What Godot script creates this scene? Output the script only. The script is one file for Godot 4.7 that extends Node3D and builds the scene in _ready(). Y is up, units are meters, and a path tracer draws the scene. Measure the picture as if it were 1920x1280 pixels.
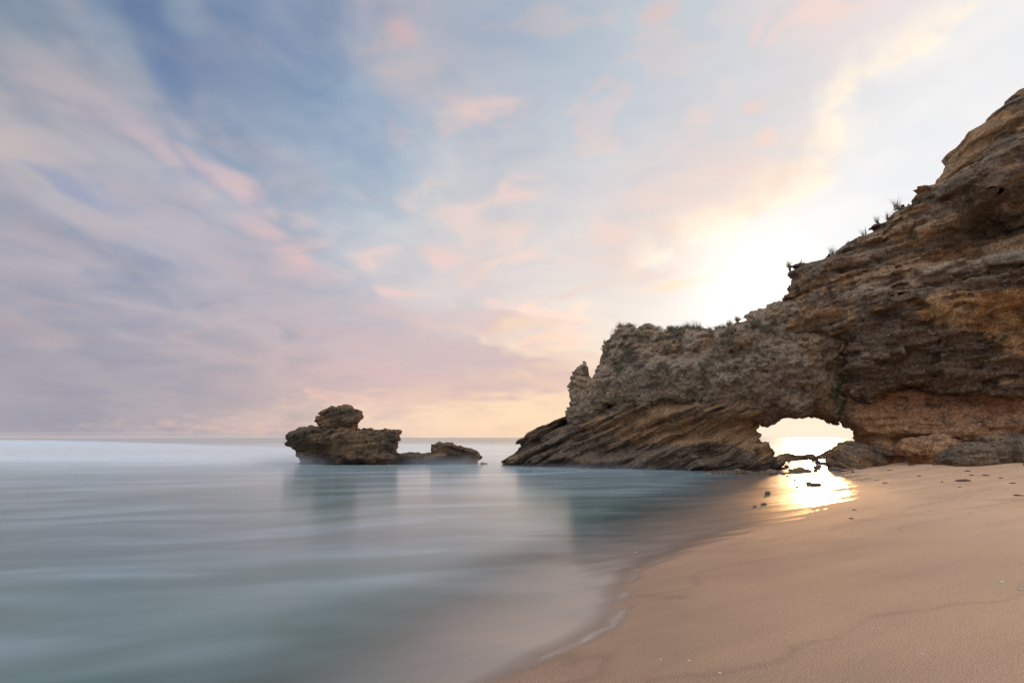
extends Node3D
# A sandy cove at dusk: a limestone headland with a sea arch, a stack standing in milky long-exposure water, wet sand in front.
# World: metres, y up, the camera looks towards -z. The sea lies at y = 0.

# ---------------------------------------------------------------- sky
# Azimuth (degrees right of -z) and elevation of the hidden sun.
const SUN_AZ := 27.5
const SUN_EL := 6.0
# The tones below are as the photograph's exposure shows them.
const SKY_SHARE := 0.49
# Tones of the evening sky: azimuth, elevation, sRGB.
const SKY_TONES := [
	[-45.1, 30.8, 130, 148, 165], [-41.6, 32.2, 140, 155, 170], [-38.7, 33.3, 105, 130, 165], [-36.1, 34.3, 88, 115, 155], [-33.2, 35.2, 140, 158, 178], [-29.7, 36.2, 115, 135, 168],
	[-24.9, 37.4, 140, 155, 180], [-18.7, 38.6, 150, 160, 178], [-11.9, 39.5, 165, 165, 180], [-3.6, 40.1, 155, 170, 188], [5.4, 40.0, 172, 182, 195], [13.1, 39.4, 185, 190, 200],
	[19.7, 38.4, 190, 202, 212], [24.9, 37.4, 205, 210, 216], [31.5, 35.7, 238, 212, 205], [36.1, 34.3, 230, 222, 225], [44.2, 31.2, 232, 233, 236], [-44.6, 27.7, 145, 155, 168],
	[-41.8, 28.8, 158, 165, 175], [-37.6, 30.3, 158, 168, 178], [-34.4, 31.3, 110, 130, 164], [-31.1, 32.3, 122, 140, 172], [-26.5, 33.4, 140, 155, 180], [-20.5, 34.6, 150, 163, 182],
	[-12.3, 35.8, 175, 172, 182], [-8.3, 36.1, 176, 178, 188], [-0.6, 36.4, 160, 176, 196], [8.3, 36.1, 175, 190, 204], [16.2, 35.3, 192, 200, 207], [24.6, 33.9, 200, 208, 216],
	[31.5, 32.2, 225, 220, 222], [39.4, 29.7, 236, 236, 236], [43.7, 28.1, 236, 237, 239], [-43.8, 24.2, 168, 165, 172], [-41.3, 25.1, 170, 168, 175], [-37.8, 26.3, 176, 168, 178],
	[-34.0, 27.4, 155, 165, 182], [-28.9, 28.7, 160, 170, 186], [-22.2, 30.0, 160, 175, 192], [-17.0, 30.8, 155, 175, 198], [-11.5, 31.5, 165, 180, 198], [-1.8, 32.0, 196, 194, 202],
	[5.3, 31.9, 180, 192, 206], [12.7, 31.4, 190, 202, 214], [19.7, 30.5, 212, 210, 214], [26.6, 29.2, 215, 218, 222], [34.8, 27.2, 228, 230, 233], [40.0, 25.6, 238, 238, 240],
	[-42.7, 20.7, 178, 172, 178], [-39.1, 21.8, 168, 172, 184], [-33.1, 23.3, 166, 170, 184], [-28.5, 24.4, 170, 178, 194], [-21.9, 25.5, 172, 185, 200], [-14.6, 26.5, 172, 186, 200],
	[-6.3, 27.1, 192, 198, 206], [1.2, 27.2, 202, 203, 208], [8.0, 27.0, 205, 207, 212], [16.2, 26.3, 218, 212, 212], [23.8, 25.2, 228, 215, 210], [36.6, 22.5, 240, 240, 242],
	[-42.0, 16.9, 172, 168, 178], [-37.6, 18.0, 156, 168, 190], [-33.1, 18.9, 172, 176, 190], [-26.7, 20.1, 188, 184, 194], [-21.6, 20.8, 188, 190, 200], [-14.4, 21.6, 195, 203, 212],
	[-4.5, 22.2, 212, 208, 208], [0.6, 22.3, 218, 210, 208], [7.9, 22.1, 215, 214, 216], [13.3, 21.7, 230, 215, 210], [30.2, 19.5, 244, 244, 245], [35.4, 18.4, 246, 246, 247],
	[-41.5, 12.9, 168, 165, 176], [-34.6, 14.2, 166, 166, 180], [-28.6, 15.1, 174, 174, 186], [-22.7, 15.8, 190, 182, 190], [-17.3, 16.3, 198, 202, 208], [-7.7, 16.9, 215, 210, 210],
	[2.2, 17.0, 225, 222, 222], [10.5, 16.8, 232, 218, 212], [17.3, 16.3, 242, 226, 215], [23.2, 15.7, 255, 250, 242], [30.2, 14.8, 250, 250, 250], [-41.0, 8.9, 166, 162, 174],
	[-32.3, 10.0, 168, 165, 178], [-23.7, 10.8, 173, 170, 181], [-14.0, 11.4, 195, 188, 196], [-6.0, 11.7, 215, 208, 210], [-0.5, 11.7, 232, 212, 205], [4.9, 11.7, 248, 238, 228],
	[12.9, 11.4, 252, 244, 236], [20.5, 11.0, 255, 253, 248], [-40.6, 4.8, 160, 158, 170], [-31.9, 5.4, 165, 160, 172], [-23.4, 5.8, 175, 167, 175], [-13.8, 6.2, 200, 180, 182],
	[-5.9, 6.3, 215, 188, 184], [2.2, 6.4, 222, 190, 182], [7.5, 6.3, 250, 225, 200], [-40.3, 2.4, 160, 157, 168], [-31.6, 2.7, 164, 160, 170], [-23.2, 2.9, 180, 168, 173],
	[-18.6, 3.0, 215, 186, 178], [-13.6, 3.1, 225, 195, 190], [-5.9, 3.1, 252, 214, 176], [2.1, 3.2, 255, 218, 172], [7.4, 3.1, 255, 222, 182], [-40.1, 0.6, 168, 165, 172],
	[-31.4, 0.7, 188, 175, 177], [-23.1, 0.7, 208, 184, 176], [-8.4, 0.8, 246, 212, 186], [2.1, 0.8, 252, 216, 182], [26.6, 0.7, 250, 224, 200]]
const CLOUD_PUFFS := [
	[-35.3, 33.4, 3.52, 1.54, -45, 84, 112, 155, 0.85], [-33.4, 30.0, 2.10, 1.05, -47, 105, 130, 170, 0.70], [-38.7, 33.3, 1.46, 0.79, -32, 110, 135, 168, 0.50], [-30.2, 32.1, 3.92, 1.73, -22, 118, 138, 172, 0.50],
	[-37.9, 31.4, 1.84, 0.56, -34, 125, 142, 175, 0.60], [-24.2, 35.6, 2.59, 0.71, -40, 125, 142, 175, 0.50], [-32.9, 25.3, 1.72, 0.51, -55, 140, 155, 182, 0.70], [-30.8, 23.4, 1.74, 0.40, -33, 148, 160, 186, 0.70],
	[-38.9, 19.4, 1.97, 0.42, -17, 132, 150, 184, 0.70], [-36.4, 18.9, 1.75, 0.60, -11, 142, 158, 188, 0.60], [-17.1, 31.3, 2.63, 1.41, -21, 150, 172, 196, 0.50], [-1.8, 38.1, 3.25, 1.27, -17, 150, 168, 190, 0.50],
	[-44.4, 30.4, 1.68, 1.43, 15, 125, 145, 160, 0.50], [-37.8, 31.8, 1.84, 1.20, -13, 160, 170, 180, 0.60], [-38.2, 28.9, 3.42, 1.43, -22, 172, 172, 180, 0.60], [-32.7, 35.0, 1.32, 1.23, -51, 148, 165, 180, 0.60],
	[-38.5, 25.6, 4.77, 1.24, -16, 188, 174, 182, 0.60], [-43.0, 28.0, 2.21, 0.77, -22, 172, 170, 175, 0.50], [-42.2, 21.3, 2.08, 0.72, -8, 196, 182, 180, 0.60], [-34.0, 23.8, 2.17, 0.61, -30, 205, 184, 188, 0.65],
	[-31.5, 24.1, 1.13, 0.45, -33, 205, 185, 188, 0.60], [-27.4, 22.5, 2.46, 0.75, -17, 222, 192, 192, 0.75], [-25.4, 21.0, 2.57, 0.57, -23, 210, 190, 194, 0.60], [-22.3, 17.3, 3.43, 1.18, -28, 238, 194, 188, 0.80],
	[-27.3, 15.7, 2.57, 0.67, 2, 205, 182, 186, 0.60], [-24.9, 14.6, 2.22, 0.88, -4, 205, 178, 182, 0.50], [-21.5, 20.4, 1.38, 0.68, -3, 225, 198, 196, 0.60], [-19.9, 18.3, 1.66, 0.49, 6, 225, 198, 196, 0.60],
	[-40.6, 11.0, 1.90, 0.49, -1, 182, 170, 178, 0.50], [-35.7, 17.1, 1.43, 0.52, -12, 190, 176, 182, 0.50], [-11.2, 37.5, 1.46, 0.98, -27, 208, 178, 182, 0.70], [-11.6, 33.7, 2.81, 2.24, -3, 188, 180, 186, 0.50],
	[-9.4, 34.5, 2.88, 0.69, 14, 194, 184, 190, 0.50], [-2.0, 31.6, 2.74, 0.79, 6, 232, 202, 196, 0.90], [0.3, 36.0, 0.90, 0.69, 47, 190, 188, 192, 0.50], [1.1, 24.0, 1.95, 1.12, 29, 240, 210, 202, 0.90],
	[-4.5, 22.4, 2.09, 0.66, 9, 238, 212, 206, 0.85], [-1.1, 20.4, 2.11, 0.73, 20, 236, 212, 206, 0.60], [1.4, 18.6, 1.17, 0.47, -1, 242, 216, 206, 0.80], [-7.8, 18.2, 1.78, 0.78, 7, 240, 206, 198, 0.90],
	[-13.2, 17.3, 1.63, 0.56, 9, 236, 208, 203, 0.80], [-16.8, 16.1, 1.47, 0.61, -16, 228, 208, 206, 0.60], [-12.0, 14.5, 1.44, 0.58, -2, 240, 206, 198, 0.85], [16.2, 38.8, 1.38, 0.86, 18, 222, 194, 190, 0.80],
	[16.6, 36.9, 1.53, 1.05, -1, 205, 202, 202, 0.50], [25.5, 35.9, 0.96, 0.47, 69, 240, 210, 204, 0.70], [27.4, 35.4, 1.06, 0.39, 51, 240, 214, 206, 0.70], [31.7, 35.7, 2.21, 0.76, -15, 246, 216, 206, 0.75],
	[19.8, 29.2, 1.05, 0.69, -38, 240, 212, 206, 0.85], [24.9, 29.1, 0.72, 0.55, 19, 244, 208, 196, 0.85], [25.3, 26.6, 0.82, 0.51, 15, 246, 216, 204, 0.85], [23.3, 24.6, 1.30, 0.57, 6, 242, 214, 206, 0.70],
	[13.9, 22.4, 1.45, 1.27, 57, 240, 212, 204, 0.70], [19.3, 24.5, 1.83, 0.58, 7, 240, 216, 208, 0.70], [10.5, 19.4, 2.55, 0.83, 6, 244, 214, 202, 0.80], [11.5, 16.7, 3.08, 0.62, -8, 246, 216, 198, 0.70],
	[7.7, 14.5, 2.62, 0.48, 10, 246, 214, 194, 0.85], [4.4, 14.1, 3.72, 0.43, -1, 228, 214, 212, 0.60], [15.1, 14.4, 2.00, 0.62, -4, 254, 228, 196, 0.80], [-0.5, 11.2, 3.22, 0.48, 4, 240, 202, 184, 0.85],
	[1.9, 11.4, 1.50, 0.38, 8, 255, 232, 190, 0.90], [-1.1, 8.8, 2.68, 0.38, -30, 255, 228, 196, 0.90], [4.6, 9.5, 2.13, 0.32, -16, 255, 236, 212, 0.70], [-13.7, 4.1, 6.07, 0.26, -0, 244, 202, 182, 0.80],
	[-25.3, 0.9, 8.71, 0.24, 0, 222, 188, 178, 0.70], [-8.7, 12.1, 7.35, 0.48, -1, 205, 192, 196, 0.60], [-3.3, 8.2, 8.57, 0.75, -6, 216, 186, 182, 0.60], [3.2, 6.9, 3.20, 0.54, -12, 222, 188, 180, 0.70],
	[-5.9, 5.5, 10.61, 0.64, -1, 214, 184, 182, 0.60], [-10.6, 3.1, 4.14, 0.42, -2, 226, 192, 184, 0.60], [-27.3, 10.0, 2.57, 0.38, 3, 182, 178, 188, 0.60], [-33.3, 8.3, 1.52, 0.32, 5, 178, 174, 186, 0.50],
	[-15.0, 10.8, 1.51, 0.26, -2, 214, 212, 216, 0.60], [-7.5, 6.3, 14.26, 1.91, -4, 212, 186, 186, 0.75], [-13.9, 9.3, 13.21, 1.77, -6, 196, 184, 192, 0.60], [-21.1, 13.0, 10.81, 1.91, -10, 184, 178, 188, 0.55],
	[-28.8, 17.4, 7.84, 2.11, -16, 178, 174, 186, 0.45], [2.2, 8.8, 2.41, 0.86, -28, 255, 236, 205, 0.50], [-5.3, 1.8, 13.73, 1.36, 0, 255, 226, 192, 0.60], [4.8, 2.6, 8.46, 1.47, -0, 255, 226, 190, 0.60],
	[-17.6, 3.9, 2.92, 0.41, -1, 238, 198, 182, 0.60], [-4.4, 11.7, 6.94, 0.75, -2, 222, 198, 194, 0.60], [20.6, 29.0, 2.99, 2.83, 21, 214, 212, 216, 0.40], [27.6, 24.5, 3.60, 1.86, 21, 244, 222, 206, 0.50],
	[25.6, 22.6, 4.63, 1.23, 14, 250, 222, 198, 0.60], [20.0, 20.5, 3.68, 0.79, 14, 255, 222, 184, 0.60], [16.1, 23.4, 5.20, 3.50, 19, 226, 214, 212, 0.40], [9.4, 17.4, 5.68, 2.09, 7, 232, 214, 208, 0.45]]
const CLOUD_RIM := [[48.1, 33.8], [43.3, 31.9], [41.0, 30.8], [38.3, 30.1], [35.1, 29.5], [32.9, 28.7], [31.8, 27.7], [32.6, 26.1], [32.5, 24.4], [31.4, 22.8], [29.6, 21.9], [27.3, 21.1], [24.9, 20.4], [22.5, 19.5], [18.4, 18.5], [14.7, 17.0]]
# The rest of the dome: the horizon's tone all round (azimuth, sRGB), turning pale blue upwards, brightened aloft to light the rock.
const SKY_ROUND := [[-60, 168, 166, 176], [-90, 172, 170, 180], [-120, 178, 174, 186], [-150, 186, 180, 192], [180, 190, 182, 194], [150, 194, 188, 196], [120, 204, 198, 200], [90, 222, 212, 208], [65, 240, 226, 214]]
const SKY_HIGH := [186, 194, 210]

var streak_noise := FastNoiseLite.new()
var puff_noise := FastNoiseLite.new()
var warp_noise := FastNoiseLite.new()


func aim(az: float, el: float) -> Vector3:
	var a := deg_to_rad(az)
	var e := deg_to_rad(el)
	return Vector3(sin(a) * cos(e), sin(e), -cos(a) * cos(e))


func tone(r: float, g: float, b: float) -> Color:
	return Color(r / 255.0, g / 255.0, b / 255.0).srgb_to_linear()


# Smooth tone of the air at a direction: the table's entries, weighted by nearness.
func air_tone(d: Vector3, dirs: PackedVector3Array, cols: PackedColorArray) -> Color:
	var r := 0.0
	var g := 0.0
	var b := 0.0
	var sum := 0.0
	for i in dirs.size():
		var q := 1.0 - d.dot(dirs[i])
		var w := exp(-q * 260.0) + 0.02 * exp(-q * 40.0) + 0.00002 * exp(-q * 5.0)
		var c := cols[i]
		r += c.r * w
		g += c.g * w
		b += c.b * w
		sum += w
	return Color(r / sum, g / sum, b / sum)


func clouded(az: float, el: float, base: Color) -> Color:
	var d := aim(az, el)
	# clouds lie on a level sheet, drawn out by the wind along z
	var px := d.x / (d.y + 0.06)
	var pz := d.z / (d.y + 0.06)
	var wx := warp_noise.get_noise_2d(px * 26.0, pz * 20.0)
	var wz := warp_noise.get_noise_2d(px * 26.0 + 300.0, pz * 20.0)
	var n1 := streak_noise.get_noise_2d(px * 34.0 + wx * 8.0, pz * 8.0 + wz * 6.0)
	var n2 := puff_noise.get_noise_2d(az * 2.6 + wx * 6.0, el * 6.0 + wz * 3.0)
	var c := base
	var low := clampf((el - 3.0) / 22.0, 0.0, 1.0)
	# grain of the cloud sheet: thin places bluer, thick ones greyer and pinker
	var left := clampf((10.0 - az) / 40.0, 0.0, 1.0) * clampf((az + 180.0) / 60.0, 0.0, 1.0)
	var k := n1 * (0.05 + 0.32 * left) * low + n2 * (0.05 + 0.10 * left)
	c = Color(c.r * (1.0 + k * 1.25), c.g * (1.0 + k * 0.85), c.b * (1.0 + k * 0.45))
	# the mottled deck: small puffs that catch the last light, greyer to the left, and blue between them
	var n3 := puff_noise.get_noise_2d(az * 1.5 + wx * 8.0 + 200.0, el * 3.3 + wz * 5.0)
	var n4 := streak_noise.get_noise_2d(px * 20.0 + wx * 6.0 + 90.0, pz * 10.0 + wz * 8.0)
	var deck := clampf((36.0 - az) / 30.0, 0.0, 1.0) * smoothstep(2.0, 9.0, el) * clampf((az + 100.0) / 40.0, 0.0, 1.0)
	var lit := smoothstep(0.10, 0.36, n3) * deck
	var warm := Color(c.r * 1.14 + 0.05, c.g * 1.0 + 0.01, c.b * 0.93)
	c = c.lerp(warm, lit * (0.75 - 0.45 * left))
	var gap := smoothstep(0.08, 0.45, n4 - n3 * 0.4) * deck * smoothstep(9.0, 22.0, el)
	c = c.lerp(Color(c.r * 0.78, c.g * 0.86, c.b * 0.96), gap * (0.06 + 0.45 * left))
	# puffs, wisps and gaps
	var ax := az + wx * 2.6
	var ey := el + wz * 1.5
	for p in CLOUD_PUFFS:
		var dx: float = (ax - p[0]) * cos(deg_to_rad(el))
		var dy: float = ey - p[1]
		var reach: float = p[2] * 2.2
		if absf(dx) > reach or absf(dy) > reach:
			continue
		var t := deg_to_rad(p[4])
		var u: float = (dx * cos(t) + dy * sin(t)) / p[2]
		var v: float = (-dx * sin(t) + dy * cos(t)) / p[3]
		var q := u * u + v * v
		if q > 4.5:
			continue
		var m: float = p[8] * 0.74 * exp(-q * q * 0.35) * clampf(0.95 + n2 * 1.3 + n1 * 0.6, 0.2, 1.1)
		c = c.lerp(tone(p[5], p[6], p[7]), clampf(m, 0.0, 1.0))
	return c


# Signed distance in degrees to the sunlit rim of the cloud sheet, positive on its open side.
func rim_distance(az: float, el: float) -> float:
	var p := Vector2(az * cos(deg_to_rad(el)), el)
	var best := 1e9
	var side := 1.0
	for i in CLOUD_RIM.size() - 1:
		var a := Vector2(CLOUD_RIM[i][0] * cos(deg_to_rad(CLOUD_RIM[i][1])), CLOUD_RIM[i][1])
		var b := Vector2(CLOUD_RIM[i + 1][0] * cos(deg_to_rad(CLOUD_RIM[i + 1][1])), CLOUD_RIM[i + 1][1])
		var q := Geometry2D.get_closest_point_to_segment(p, a, b)
		var dist := p.distance_to(q)
		if dist < best:
			best = dist
			side = signf((b - a).cross(p - a))
	return best * side


func rimmed(az: float, el: float, c: Color) -> Color:
	if az < 6.0 or az > 75.0:
		return c
	var n := warp_noise.get_noise_2d(az * 4.0, el * 4.0)
	var m := puff_noise.get_noise_2d(az * 3.4, el * 4.6)
	var d := rim_distance(az + n * 0.9, el + m * 0.5)
	var strength := clampf((az - 8.0) / 8.0, 0.0, 1.0) * clampf((el - 12.0) / 4.0, 0.0, 1.0)
	if d < 0.0:
		var glow := exp(-d * d / (4.5 + 5.0 * m)) * strength * clampf(0.75 + 1.4 * m, 0.25, 1.0)
		var wide := exp(d / 3.2) * strength * (0.26 + 0.5 * m)
		c = c.lerp(Color(1.0, 0.73, 0.56), clampf(wide, 0.0, 1.0))
		c = c.lerp(Color(1.05, 0.93, 0.77), clampf(glow * 0.9, 0.0, 1.0))
	else:
		var edge := exp(-d / 0.9) * strength * clampf(0.75 + 1.4 * m, 0.25, 1.0)
		c = c.lerp(Color(1.04, 0.95, 0.83), clampf(edge * 0.75, 0.0, 1.0))
	return c


func sky_at(az: float, el: float, base: Color) -> Color:
	var c := rimmed(az, el, clouded(az, el, base))
	var a := rad_to_deg(acos(clampf(aim(az, el).dot(aim(24.0, 13.5)), -1.0, 1.0)))
	var g := 0.25 * exp(-a * a / 30.0)
	# the brightest air lies low on the horizon, behind the headland
	var low := 0.15 * exp(-pow((az - 28.0) / 11.0, 2.0) - pow(el / 7.0, 2.0))
	c += Color(low, low * 0.74, low * 0.5)
	return Color(c.r + g, c.g + g * 0.96, c.b + g * 0.88) * SKY_SHARE


func sky_picture() -> ImageTexture:
	streak_noise.seed = 11
	streak_noise.noise_type = FastNoiseLite.TYPE_SIMPLEX_SMOOTH
	streak_noise.frequency = 0.05
	streak_noise.fractal_octaves = 4
	puff_noise.seed = 23
	puff_noise.noise_type = FastNoiseLite.TYPE_SIMPLEX_SMOOTH
	puff_noise.frequency = 0.05
	puff_noise.fractal_octaves = 5
	puff_noise.fractal_gain = 0.55
	warp_noise.seed = 5
	warp_noise.noise_type = FastNoiseLite.TYPE_SIMPLEX_SMOOTH
	warp_noise.frequency = 0.05
	warp_noise.fractal_octaves = 3
	var dirs := PackedVector3Array()
	var cols := PackedColorArray()
	for t in SKY_TONES:
		dirs.append(aim(t[0], t[1]))
		cols.append(tone(t[2], t[3], t[4]))
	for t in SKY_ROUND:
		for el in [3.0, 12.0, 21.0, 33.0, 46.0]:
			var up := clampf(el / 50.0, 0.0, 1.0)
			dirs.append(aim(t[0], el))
			cols.append(tone(t[1], t[2], t[3]).lerp(tone(SKY_HIGH[0], SKY_HIGH[1], SKY_HIGH[2]), up) * lerpf(1.0, 2.3, smoothstep(16.0, 50.0, el)))  # higher entries are brightened to add light on the rock faces
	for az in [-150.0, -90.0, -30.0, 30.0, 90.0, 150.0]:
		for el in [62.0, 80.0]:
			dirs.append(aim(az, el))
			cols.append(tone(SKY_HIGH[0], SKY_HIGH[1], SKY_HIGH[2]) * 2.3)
	# the smooth tones on a coarse grid, 2 degrees a step
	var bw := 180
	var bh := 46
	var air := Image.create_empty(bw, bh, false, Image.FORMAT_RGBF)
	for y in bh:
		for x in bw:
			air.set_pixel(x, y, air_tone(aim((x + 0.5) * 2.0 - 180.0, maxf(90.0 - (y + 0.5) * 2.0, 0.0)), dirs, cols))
	var w := 2048
	var h := 1024
	var coarse := Image.create_empty(512, 256, false, Image.FORMAT_RGBF)
	for y in 256:
		var el := 90.0 - (y + 0.5) / 256.0 * 180.0
		for x in 512:
			if el < 0.0:
				coarse.set_pixel(x, y, Color(0.36, 0.33, 0.32))
				continue
			var az := wrapf((x + 0.5) / 512.0 * 360.0, -180.0, 180.0)
			coarse.set_pixel(x, y, sky_at(az, el, tap(air, az, el)))
	coarse.resize(w, h, Image.INTERPOLATE_CUBIC)
	# the part of the dome with the fine wisps, at full size
	for y in range(250, 512):
		var el := 90.0 - (y + 0.5) / h * 180.0
		for i in range(-304, 304):
			var az := (i + 0.5) / w * 360.0
			coarse.set_pixel(posmod(i, w), y, sky_at(az, el, tap(air, az, el)))
	return ImageTexture.create_from_image(coarse)


func tap(im: Image, az: float, el: float) -> Color:
	var fx := (az + 180.0) / 2.0 - 0.5
	var fy := (90.0 - el) / 2.0 - 0.5
	var x0 := int(floor(fx))
	var y0 := int(floor(fy))
	var tx := fx - x0
	var ty := fy - y0
	var xa := posmod(x0, 180)
	var xb := posmod(x0 + 1, 180)
	var ya := clampi(y0, 0, 45)
	var yb := clampi(y0 + 1, 0, 45)
	return im.get_pixel(xa, ya).lerp(im.get_pixel(xb, ya), tx).lerp(im.get_pixel(xa, yb).lerp(im.get_pixel(xb, yb), tx), ty)

# ---------------------------------------------------------------- rock masses
# A rock mass is a solid given by its outline in the plane it faces, a front that comes forward or sinks back, beds that weather
# into ledges, and lumps. The field is meshed as surface nets, in blocks of eight cells.
class Rock extends RefCounted:
	const B := 8
	const CHUNK := 4096
	var outline := PackedVector2Array()
	var front_points := []        # [u, y, w]: where the face stands
	var back := 44.0
	var rounding := 1.0
	var cell := 0.09
	var dip := 0.0                # degrees the beds rise to the right
	var bed_depth := 0.15
	var bed_rate := 1.0
	var bed_run := 0.10
	var lump_depth := 0.3
	var lump_rate := 0.25
	var knob_depth := 0.0
	var knob_rate := 0.8
	var fine_depth := 0.05
	var block_depth := 0.0
	var block_rate := 1.2
	var block_run := 0.4
	var tide := -9.0             # height up to which the rock is wet and dark with weed
	var dents := []               # [u, y, w, radius, depth]
	var patches := []             # [u, y, half width, half height, colour number, strength]
	var palette := PackedColorArray()
	var dark_share := 0.5
	var bed_color := 0.5
	var speckle := 0.75
	var seed_value := 1
	var open_back := true
	var step2 := 0.2
	var dist_grid := PackedFloat32Array()
	var front_grid := PackedFloat32Array()
	var g0 := Vector2()
	var gw := 0
	var gh := 0
	var lo := Vector3()
	var dims := Vector3i()
	var lump := FastNoiseLite.new()
	var bed := FastNoiseLite.new()
	var knob := FastNoiseLite.new()
	var fine := FastNoiseLite.new()
	var tint := FastNoiseLite.new()
	var joint := FastNoiseLite.new()
	var joint_depth := 0.12
	var joint_rate := 0.22
	var bu := 0.0
	var by := 1.0
	var blocks: Array[Vector3i] = []
	var made := []
	var verts := PackedVector3Array()
	var normals := PackedVector3Array()
	var colors := PackedColorArray()
	var index := PackedInt32Array()

	func prepare() -> void:
		var a := outline[0]
		var b := outline[0]
		for p in outline:
			a = a.min(p)
			b = b.max(p)
		var pad := 1.2
		g0 = a - Vector2(pad, pad)
		gw = int((b.x - a.x + 2.0 * pad) / step2) + 3
		gh = int((b.y - a.y + 2.0 * pad) / step2) + 3
		dist_grid.resize(gw * gh)
		front_grid.resize(gw * gh)
		for j in gh:
			for i in gw:
				var p := g0 + Vector2(i, j) * step2
				var best := 1e9
				var inside := false
				var n := outline.size()
				for k in n:
					var s := outline[k]
					var e := outline[(k + 1) % n]
					var se := e - s
					var t := clampf((p - s).dot(se) / maxf(se.length_squared(), 1e-9), 0.0, 1.0)
					best = minf(best, p.distance_squared_to(s + se * t))
					if (s.y > p.y) != (e.y > p.y) and p.x < s.x + (p.y - s.y) / (e.y - s.y) * (e.x - s.x):
						inside = not inside
				dist_grid[j * gw + i] = sqrt(best) * (-1.0 if inside else 1.0)
				var sum := 0.0
				var total := 0.0
				for f in front_points:
					var q: float = (f[0] - p.x) * (f[0] - p.x) + (f[1] - p.y) * (f[1] - p.y) * 2.0
					var w := 1.0 / (q * q + 0.05)
					sum += w
					total += w * f[2]
				front_grid[j * gw + i] = total / sum
		var w0 := 1e9
		for f in front_points:
			w0 = minf(w0, f[2])
		lo = Vector3(a.x - 0.9, a.y - 0.9, w0 - 0.9)
		var size := Vector3(b.x - a.x + 1.8, b.y - a.y + 1.8, back - w0 + 1.8)
		dims = Vector3i((size / (cell * B)).ceil())
		bu = -sin(deg_to_rad(dip))
		by = cos(deg_to_rad(dip))
		lump.seed = seed_value
		lump.noise_type = FastNoiseLite.TYPE_SIMPLEX_SMOOTH
		lump.frequency = lump_rate
		lump.fractal_octaves = 5
		lump.fractal_gain = 0.52
		bed.seed = seed_value + 7
		bed.noise_type = FastNoiseLite.TYPE_SIMPLEX
		bed.frequency = 1.0
		bed.fractal_octaves = 3
		bed.fractal_gain = 0.6
		knob.seed = seed_value + 13
		knob.noise_type = FastNoiseLite.TYPE_CELLULAR
		knob.cellular_return_type = FastNoiseLite.RETURN_DISTANCE
		knob.frequency = knob_rate
		knob.fractal_type = FastNoiseLite.FRACTAL_FBM
		knob.fractal_octaves = 3
		knob.fractal_gain = 0.5
		fine.seed = seed_value + 21
		fine.noise_type = FastNoiseLite.TYPE_SIMPLEX
		fine.frequency = 1.6
		fine.fractal_octaves = 3
		joint.seed = seed_value + 41
		joint.noise_type = FastNoiseLite.TYPE_SIMPLEX
		joint.frequency = joint_rate
		joint.fractal_octaves = 2
		tint.seed = seed_value + 31
		tint.noise_type = FastNoiseLite.TYPE_SIMPLEX_SMOOTH
		tint.frequency = 0.35
		tint.fractal_octaves = 4
		tint.fractal_gain = 0.6

	func tap(grid: PackedFloat32Array, u: float, y: float) -> float:
		var fx := clampf((u - g0.x) / step2, 0.0, gw - 1.01)
		var fy := clampf((y - g0.y) / step2, 0.0, gh - 1.01)
		var i := int(fx)
		var j := int(fy)
		var k := j * gw + i
		fx -= i
		fy -= j
		return lerpf(lerpf(grid[k], grid[k + 1], fx), lerpf(grid[k + gw], grid[k + gw + 1], fx), fy)

	func smooth_field(p: Vector3) -> float:
		var a := tap(dist_grid, p.x, p.y) + rounding
		var wf := tap(front_grid, p.x, p.y)
		var b := maxf(wf - p.z, p.z - back) + rounding
		var f := 0.0
		if a > 0.0 and b > 0.0:
			f = sqrt(a * a + b * b) - rounding
		else:
			f = maxf(a, b) - rounding
		for d in dents:
			var q: float = p.distance_squared_to(Vector3(d[0], d[1], d[2])) / (d[3] * d[3])
			if q < 4.0:
				f += d[4] * exp(-q * 1.5)
		return f

	func stand_out(i: float, t: float) -> float:
		var j := floorf(t * block_run + fposmod(sin(i * 12.99) * 437.58, 1.0) * 7.0)
		return fposmod(sin(i * 127.1 + j * 311.7) * 4375.85, 1.0) - 0.5

	func field(p: Vector3) -> float:
		var f := smooth_field(p)
		if absf(f) > 1.3:
			return f
		var l := lump.get_noise_3d(p.x, p.y, p.z)
		var s := (p.x * bu + p.y * by + l * 0.35) * bed_rate
		var t := p.x * by - p.y * bu
		var n := bed.get_noise_3d(t * bed_run, s, p.z * bed_run)
		n = clampf(n * 2.6, -1.0, 1.0)
		var n2 := bed.get_noise_3d(t * 0.25 + 30.0, s * 3.1, p.z * 0.25)
		f += n * bed_depth + n2 * bed_depth * 0.55 + l * lump_depth
		if block_depth > 0.0:
			# beds broken by joints into blocks that stand out or have fallen away
			var b := s * block_rate
			var i := floorf(b)
			f += lerpf(stand_out(i, t), stand_out(i + 1.0, t), smoothstep(0.72, 1.0, b - i)) * block_depth
		if knob_depth > 0.0:
			f += (knob.get_noise_3d(p.x, p.y * 1.2, p.z) + 0.5) * knob_depth
		# joints and clefts
		var j := absf(joint.get_noise_3d(p.x, p.y * 0.7, p.z))
		if j < 0.10:
			f += joint_depth * (1.0 - j / 0.10)
		return f

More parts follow.
